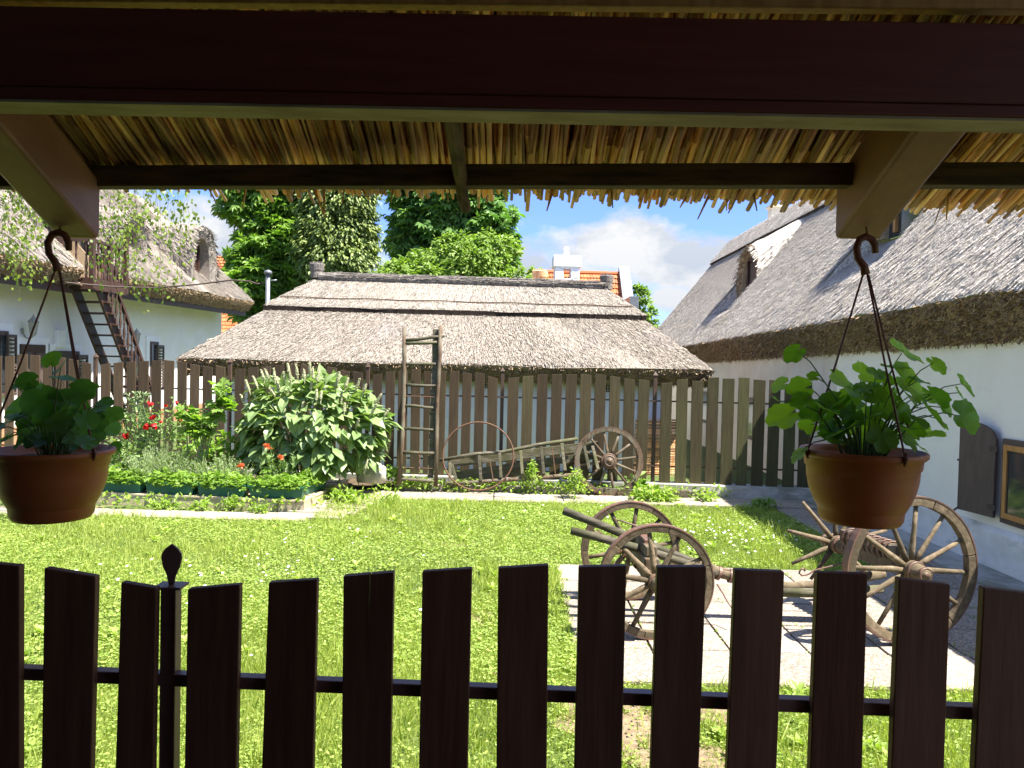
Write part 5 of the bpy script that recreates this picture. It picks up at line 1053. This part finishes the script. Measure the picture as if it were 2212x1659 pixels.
# ---- herbs
for (lab, x, y, Y, rx, h, n, leaf, wd, sd_) in (('tall pale grey-green herb clump behind the troughs, right of the left pot', 352, 1032, 9.35, .48, .66, 170, .065, .13, 1), ('airy grey-green herb clump in front of the big bush', 478, 1034, 9.3, .48, .52, 170, .034, .5, 2), ('upright narrow-leaved herb in front of the big bush, with orange flowers', 612, 1036, 9.4, .30, .66, 30, .08, .18, 3)):
    c = P(x, y, Y); pl = plant('herb_plant', lab, 'herb', (c.x, c.y, .13)); c.z = .13; ar, sm = sprigs(c, rx, .25, h, n, leaf, wd, sd_, per=34 if sd_ < 3 else 46); only([ar], 'leaves', M['herb'] if sd_ < 3 else M['rosel'], pl); sm.build('stems', M['stem'], pl)
    if sd_ == 3:
        for (fx, fy) in ((579, 966), (606, 990), (520, 1008)):
            q = P(fx, fy, 9.2); only([mound(q, .03, .03, .02, 26, .03, ([(-.5, 0, 0), (.5, 0, 0), (.4, 1, .2), (-.4, 1, .2)], [(0, 1, 2, 3)]), int(fx), lo=.2)], 'blossom', M['orange'], pl)
lv = P(425, 1030, 9.5); lov = plant('lovage_plant', 'tall lovage with hollow green stalks and cut leaves, left of the big bush', 'herb', (lv.x, lv.y, .13)); b = MB(); ars = []
for k, (x, y) in enumerate(((402, 894), (430, 905), (478, 845), (470, 872), (440, 930), (415, 930), (486, 878), (455, 905))):
    e = P(x, y, 9.45); s_ = Vector((lv.x+R.uniform(-.12, .12), lv.y, .13)); b.tube([s_, lerp(s_, e, .5)+Vector((0, 0, .08)), e], [.012, .009, .004], 6); ars.append(mound(e, .13, .1, .11, 26, .10, (TV, TF), 400+k, bottom=-.9, lo=.2))
b.build('stalks', M['stem'], lov, smooth=True); only(ars, 'leaves', M['lovage'], lov)
gb = P(460, 985, 9.95); gbp = plant('garden_plant', 'dense low green foliage behind the herbs, in front of the pickets', 'plant', (gb.x, gb.y, .13))
only([mound(P(x, y, 9.9), .36, .2, .34, 260, .10, (OV, OVF), 500+x, bottom=-.9, lo=.3) for x, y in ((430, 985), (500, 980), (250, 1000), (545, 990), (180, 1000))], 'leaves', M['lovage'], gbp)
# ---- weeds along kerb, bed and path
WD = [('bright yellow-green leafy weed standing upright before the hay rack', 1148, 1052, 10.4, .12, .34, 210, 'weed'), ('bright yellow-green bushy weed in front of the kerb left of the cartwheel', 1242, 1074, 10.15, .17, .38, 320, 'weed')]
for k, (lab, x, y, Y, rx, h, n, mt) in enumerate(WD):
    c = P(x, y, 10.32 if k == 0 else 10.12); pl = plant('weed', lab, 'weed', (c.x, c.y, .03), 'weeds growing along the kerb'); only([mound(c+up_*h*.5*(.6+.5*j), rx*(1-.2*j)*(1.1 if j < 2 else .8), rx*.8, h*.30, n//3, .05, (OV, OVF), 600+k*5+j, bottom=-.9, lo=.25) for j in range(3)], 'leaves', M[mt], pl); b = MB(); b.tube([c-up_*.05, c+up_*h*.8], [.008, .004], 6); b.build('stem', M['stem'], pl)
for k, (lab, x, y, rx, rz, n, sz, mt) in enumerate((('broad low clump of bright weeds right of the cartwheel foot', 1412, 1078, .36, .17, 420, .075, 'weed'), ('taller leafy weed at the left of the clump by the cartwheel', 1378, 1060, .14, .24, 90, .10, 'lovage'), ('low nettle clump on the path by the fence base, left of the right pot', 1648, 1094, .20, .12, 220, .055, 'lovage'), ('small weed tuft growing at the fence base between two clumps', 1525, 1080, .16, .09, 90, .06, 'weed'), ('leafy weeds at the foot of the ladder', 892, 1050, .22, .14, 150, .07, 'weed'), ('dark green leaves behind the stone block', 842, 1030, .14, .14, 70, .10, 'lovage'), ('big-leaved weed on the stepping stones by the bed corner', 742, 1082, .17, .15, 60, .11, 'weed'), ('leafy weed mound at the corner of the bed', 706, 1074, .20, .15, 160, .06, 'weed'), ('weed climbing the tiled bed front below the lovage', 502, 1098, .13, .15, 90, .055, 'weed'), ('low yellow-green weeds along the bed front right of the left pot', 352, 1096, .24, .10, 170, .05, 'weed'), ('small weed at the bed front between the two other weeds', 430, 1100, .16, .09, 80, .05, 'weed'), ('weed with small leaves at the right end of the bed front', 560, 1106, .12, .09, 70, .05, 'weed'))):
    c = PZ(x, y, .04); c = c if c.y < 10.45 else P(x, y, 10.45); pl = plant('weed', lab, 'weed', (c.x, c.y, .03), 'weeds growing along the kerb'); ar, sm = sprigs(c, rx*.8, rx*.5, rz*1.3, 10, sz*.8, .5, 700+k, per=7, lean=.7); only([mound(c, rx, rx*.6, rz, n, sz, (OV, OVF), 640+k, bottom=-.1, lo=.3), ar], 'leaves', M[mt], pl); sm.build('stems', M['stem'], pl)
def fringe():
    r = np.random.default_rng(55); arr = []
    x = np.concatenate([r.uniform(-1.6, 2.9, 1700), r.uniform(-1.8, 3, 900), r.uniform(-7, -2.4, 500), r.uniform(-2.4, -1.4, 260)]); y = np.concatenate([r.normal(10.56, .09, 1700), r.normal(10.42, .06, 900), r.normal(8.86, .07, 500), r.normal(9.5, .35, 260)])
    jx = PX0+.5*r.integers(0, 8, 420)+r.normal(0, .012, 420); jy = r.uniform(PY0, 6.7, 420); kx = r.uniform(PX0, 3.9, 300); ky = PY0+.5*r.integers(0, 5, 300)+r.normal(0, .012, 300); cl = np.sin(jx*5+jy*4) > .1; cl2 = np.sin(kx*6+ky*3) > .2
    ex = np.full(260, PX0)+r.normal(0, .03, 260); ey = r.uniform(PY0, PY1, 260)
    x = np.concatenate([x, jx[cl], kx[cl2], ex]); y = np.concatenate([y, jy[cl], ky[cl2], ey])
    n = len(x); th = r.uniform(0, 6.28, n); el = r.uniform(.1, 1.2, n); dr = np.stack([np.cos(th)*np.cos(el), np.sin(th)*np.cos(el), np.sin(el)], 1); bx, by, bz = basis(dr, r.normal(0, .3, (n, 3))+np.array([[0, 0, 1.]]))
    return scat(OV, OVF, np.stack([x, y, np.where(y < 7, r.uniform(.01, .03, n), r.uniform(.02, .16, n))], 1), bx, by, bz, np.where(y < 7, r.uniform(.012, .035, n), r.uniform(.03, .09, n)), np.clip(r.normal(.5, .3, n), 0, 1))
only([fringe()], 'ground_cover', M['weed'])['kind'] = 'stuff'
# ------------------------------------------------------------------ trees
CH = [(0, 0, 0)]; CHF = []
for k in range(5):
    a = math.pi/2+(k-2)*.62; l = (1, .92, .75)[abs(k-2)]; o = len(CH); d = (math.cos(a), math.sin(a)); s_ = (-d[1], d[0])
    CH += [(d[0]*.6*l+s_[0]*.17*l, d[1]*.6*l+s_[1]*.17*l, .02), (d[0]*l, d[1]*l, -.22), (d[0]*.6*l-s_[0]*.17*l, d[1]*.6*l-s_[1]*.17*l, .02)]; CHF.append((0, o, o+1, o+2))
def tree(label, base, trunk, blobs, n, size, tmpl, mat, seed, bark='bark', rad_=.3, flat=.35, droop=-.25, name='tree', cat='tree'):
    base = Vector(base); t = thing(name, label, cat, base); rr = random.Random(seed); b = MB(); top = base+Vector((0, 0, trunk)); b.tube([base, base+Vector((.1, 0, trunk*.4)), top], [rad_*1.3, rad_, rad_*.7], 10)
    for (c, r_) in blobs:
        c = Vector(c); s_ = base+Vector((0, 0, trunk*rr.uniform(.55, 1))); b.tube([s_, lerp(s_, c, .5)+Vector((0, 0, r_[2]*.15)), c], [rad_*.45, rad_*.3, rad_*.1], 6)
        for q in range(5):
            e = c+Vector((rr.gauss(0, .5)*r_[0], rr.gauss(0, .5)*r_[1], rr.gauss(0.2, .4)*r_[2])); b.tube([lerp(s_, c, .7), e], [rad_*.16, rad_*.04], 5)
    b.build('trunk', M[bark], t, smooth=True); arr = []; tot = sum(r_[0]*r_[2] for c, r_ in blobs)
    for k, (c, r_) in enumerate(blobs):
        r = np.random.default_rng(seed*31+k); N = int(n*r_[0]*r_[2]/tot); 
        m_ = max(10, N//34); d = unit(r.normal(0, 1, (m_, 3))); q = r.uniform(.5, 1.0, (m_, 1))**.6; cl = np.array(c)+d*q*np.array(r_)                       # leaf clumps
        cid = r.integers(0, m_, N); off = r.normal(0, 1, (N, 3))*np.array([[.13, .13, .09]])*np.mean(r_); pos = cl[cid]+off
        out = unit(pos-np.array(c)); nn = out*.7+np.array([[0, -.15, .75]])+r.normal(0, .35, (N, 3)); dr = out*np.array([[1, 1, flat]])+np.array([[0, 0, droop]])+r.normal(0, .4, (N, 3)); bx, by, bz = basis(dr, nn)
        arr.append(scat(tmpl[0], tmpl[1], pos, bx, by, bz, size*r.uniform(.6, 1.3, N), np.clip(r.normal(.4, .2, N)+r.normal(0, .16, m_)[cid], 0, 1)))
    only(arr, 'crown', M[mat], t)
def BL(L): return [(P(x, y, Y), (rx*Y/F, rx*Y/F*.8, rz*Y/F)) for x, y, Y, rx, rz in L]
tree('broad chestnut tree with bright layered leaves, left behind the shed', (P(590, 700, 36).x, 36, 0), 6.5, BL([(595, 540, 36, 75, 70), (560, 610, 35, 65, 60), (630, 600, 36, 60, 70), (585, 440, 37, 95, 60), (640, 480, 37, 70, 70), (560, 380, 37, 70, 70), (650, 360, 37, 90, 70), (520, 545, 35, 28, 10), (545, 640, 35, 42, 44), (530, 590, 35.5, 34, 30), (600, 690, 36, 80, 50)]), 19000, .44, (CH, CHF), 'chest', 3)
tree('feathery olive-green cypress tree in the middle behind the shed', (P(725, 700, 33).x, 33, 0), 9, BL([(730, 560, 33, 82, 60), (725, 490, 33, 76, 60), (745, 420, 33, 70, 70), (700, 540, 32.6, 60, 80), (775, 500, 33, 42, 70), (735, 340, 33, 60, 80), (690, 450, 33, 50, 60), (730, 630, 33, 80, 40)]), 42000, .20, (OV, OVF), 'conif', 4, flat=.6, droop=-.7)
tree('dark chestnut tree right of the cypress, behind the fruit tree', (P(960, 700, 39).x, 39, 0), 7, BL([(960, 500, 39, 110, 75), (914, 470, 39, 58, 70), (1030, 470, 38.5, 75, 80), (960, 410, 39, 110, 70), (897, 540, 39, 38, 60), (1060, 540, 38.5, 48, 60), (900, 350, 39, 80, 60), (1020, 360, 39, 85, 70), (960, 590, 39, 100, 60)]), 22000, .44, (CH, CHF), 'chestd', 5)
tree('light green fruit tree rising just behind the shed ridge', (P(990, 700, 24).x, 24, 0), 3.2, BL([(880, 600, 24, 70, 34), (950, 570, 24.5, 70, 45), (1030, 580, 24, 75, 55), (1070, 540, 24.3, 50, 40), (1110, 605, 24, 45, 28), (860, 590, 24, 40, 30), (1000, 540, 24.5, 60, 30), (920, 610, 23.6, 70, 34), (1162, 590, 24, 16, 14), (1060, 620, 24, 70, 34)]), 20000, .155, (OV, OVF), 'fruit', 6, rad_=.14)
tree('small bright green tree between the far tiled gable and the right cottage', (P(1385, 720, 38).x, 38, 0), 3, BL([(1378, 660, 38, 30, 45), (1398, 690, 38, 22, 30), (1368, 700, 38, 34, 34)]), 4200, .22, (OV, OVF), 'fruit', 7, rad_=.12)
# weeping birch: trunk out of view at the left, its hanging twigs cross the view
bt = thing('birch_tree', 'weeping birch whose hanging leafy twigs drape before the left cottage', 'birch tree', (-7.4, 7.6, 0)); b = MB(); rr = random.Random(12)
b.tube([(-7.4, 7.6, 0), (-7.3, 7.6, 2.5), (-7.0, 7.6, 4.6), (-6.9, 7.6, 6.5)], [.18, .15, .11, .05], 12)
tw = MB(); strands = [(2,400,520),(10,400,570),(20,400,545),(30,400,600),(42,400,640),(50,430,610),(60,400,570),(75,400,540),(90,420,530),(103,440,602),(16,400,560),(36,400,590),(54,400,620),(238,400,555),(247,400,530),(256,400,600),(268,400,540),(212,540,625),(222,420,560),(279,400,520),(290,420,600),(300,540,662),(308,400,510),(318,400,480),(345,400,592),(350,560,660),(338,400,500),(360,400,520),(374,400,545),(388,400,610),(398,400,550),(405,400,500),(328,400,470),(262,400,590),(230,450,590),(295,480,640)]
pos, dr, nn, ss, va = [], [], [], [], []
for (x, y0, y1) in strands:
    Y = 7.5+rr.uniform(-.5, .6); p0, p1 = P(x+rr.uniform(-4, 4), y0, Y), P(x, y1, Y); pts = [lerp(p0, p1, i/7)+Vector((rr.gauss(0, .012), rr.gauss(0, .02), 0)) for i in range(8)]
    hi2 = Vector((p0.x-.3, p0.y, max(p0.z+.9, 4.6))); tw.tube([hi2, lerp(hi2, pts[0], .5)+Vector((.08, 0, 0))]+pts, [.005, .003]+[.0016]*8, 4, cap=False)
    b.tube([(-6.95, 7.6, 4.4+rr.uniform(-.5, 1)), ((-6.95+hi2.x)/2, (7.6+hi2.y)/2, hi2.z+.5), hi2], [.03, .018, .008], 5, cap=False)
    L = (p0-p1).length; n = int(L*66); vv = rr.uniform(.2, .8)
    for i in range(n):
        t = rr.random(); k = min(6, int(t*7)); q = lerp(pts[k], pts[k+1], t*7-k); w_ = .07*(1-.5*t)+.015; pos.append(q+Vector((rr.gauss(0, w_), rr.gauss(0, w_), rr.gauss(0, .03)))); dr.append(Vector((rr.gauss(0, .5), rr.gauss(0, .5), -1))); nn.append(Vector((rr.gauss(0, 1), rr.gauss(-.5, .8), rr.gauss(.3, .5)))); ss.append(rr.uniform(.026, .046)); va.append(min(1, max(0, vv+rr.gauss(0, .25))))
b.build('trunk', M['birchbark'], bt, smooth=True); tw.build('twigs', M['bark'], bt, smooth=True)
pos, dr, nn = (np.array([tuple(v) for v in q], np.float32) for q in (pos, dr, nn)); bx, by, bz = basis(dr, nn)
only([scat([(0, 0, 0), (.42, .35, 0), (.25, .7, 0), (0, 1.1, 0), (-.25, .7, 0), (-.42, .35, 0)], [(0, 1, 2, 3, 4, 5)], pos, bx, by, bz, np.array(ss), va)], 'crown', M['birchl'], bt)
# ------------------------------------------------------------------ light, sky, render settings
SUNV = Vector((.49, -.22, 1.0)).normalized(); ELEV = math.asin(SUNV.z); AZ = math.atan2(SUNV.x, SUNV.y)
sl = bpy.data.lights.new('sun', 'SUN'); sl.energy = 3.2; sl.angle = rad(.55); sl.color = (1, .95, .86)
so = bpy.data.objects.new('sun', sl); COL.objects.link(so); so.rotation_euler = SUNV.to_track_quat('Z', 'Y').to_euler(); so.location = (10, -5, 20)
w = bpy.data.worlds.new('World'); sc.world = w; w.use_nodes = True; nt = w.node_tree; nt.nodes.clear(); g = NT(nt)
sky = g.n('ShaderNodeTexSky', sky_type='NISHITA'); sky.sun_disc = False; sky.sun_elevation = ELEV; sky.sun_rotation = AZ; sky.air_density = 1.0; sky.dust_density = .6; sky.ozone_density = 1.6
tc = g.n('ShaderNodeTexCoord').outputs['Generated']; sx = g.n('ShaderNodeSeparateXYZ', {0: tc})
zz = g.math('MAXIMUM', sx.outputs[2], .02); den = g.math('ADD', g.math('ABSOLUTE', sx.outputs[1]), .05)
u = g.math('DIVIDE', sx.outputs[0], den); v = g.math('DIVIDE', zz, den)
def cvec(du, dv): return g.n('ShaderNodeCombineXYZ', {0: g.math('ADD', u, du), 1: g.math('ADD', g.math('MULTIPLY', v, 1.5), dv), 2: 0.0}).outputs[0]
def cn(du=0., dv=0.): return g.n('ShaderNodeTexNoise', {'Vector': cvec(du, dv), 'Scale': 9.0, 'Detail': 9.0, 'Roughness': .56, 'Distortion': .1}).outputs[0]
def ell(cu, cv, ru, rv):
    a = g.math('DIVIDE', g.math('SUBTRACT', u, cu), ru); b2 = g.math('DIVIDE', g.math('SUBTRACT', v, cv), rv)
    return g.math('SUBTRACT', 1.0, g.math('SQRT', g.math('ADD', g.math('MULTIPLY', a, a), g.math('MULTIPLY', b2, b2))))
bias = None
for e in ((.14, .135, .19, .058), (.20, .085, .06, .022), (.05, .10, .12, .03), (-.42, .15, .12, .07), (-.16, .08, .05, .08), (-.9, .3, .4, .15), (.9, .4, .5, .15)):
    x = ell(*e); bias = x if bias is None else g.math('MAXIMUM', bias, x)
bias = g.math('MAXIMUM', bias, -1.0)
dens = g.math('ADD', g.math('MULTIPLY', cn(), 1.15), g.math('MULTIPLY', bias, .42))
mask = g.ramp(dens, .58, .76)
lit = g.ramp(g.math('SUBTRACT', cn(.012, .04), cn(-.008, -.03)), -.08, .10)
hi_ = g.ramp(g.math('SUBTRACT', v, .10), -.05, .09)
lit = g.math('MULTIPLY_ADD', lit, .55, g.math('MULTIPLY', hi_, .45), clamp=True)
ccol = g.mix(lit, (1.15, 1.36, 1.72), (2.3, 2.3, 2.3))
skc = g.mix(1.0, sky.outputs[0], g.mix(g.ramp(v, .22, .8), (.33, .40, .70), (.68, .66, .70)), 'MULTIPLY')
col = g.mix(mask, skc, ccol)
bg = g.n('ShaderNodeBackground', {'Strength': .08}); g.link(col, bg.inputs[0])
g.link(bg.outputs[0], g.n('ShaderNodeOutputWorld').inputs[0])
sc.view_settings.view_transform = 'Standard'; sc.view_settings.look = 'None'; sc.view_settings.exposure = 2.48; sc.view_settings.gamma = 1.0
cy = sc.cycles; cy.max_bounces = 8; cy.diffuse_bounces = 5; cy.glossy_bounces = 3; cy.transmission_bounces = 4; cy.caustics_reflective = False; cy.caustics_refractive = False
cy.sample_clamp_indirect = 6.0
try:
    cy.use_denoising = True; cy.denoiser = 'OPENIMAGEDENOISE'; cy.denoising_input_passes = 'RGB_ALBEDO_NORMAL'
except Exception: pass
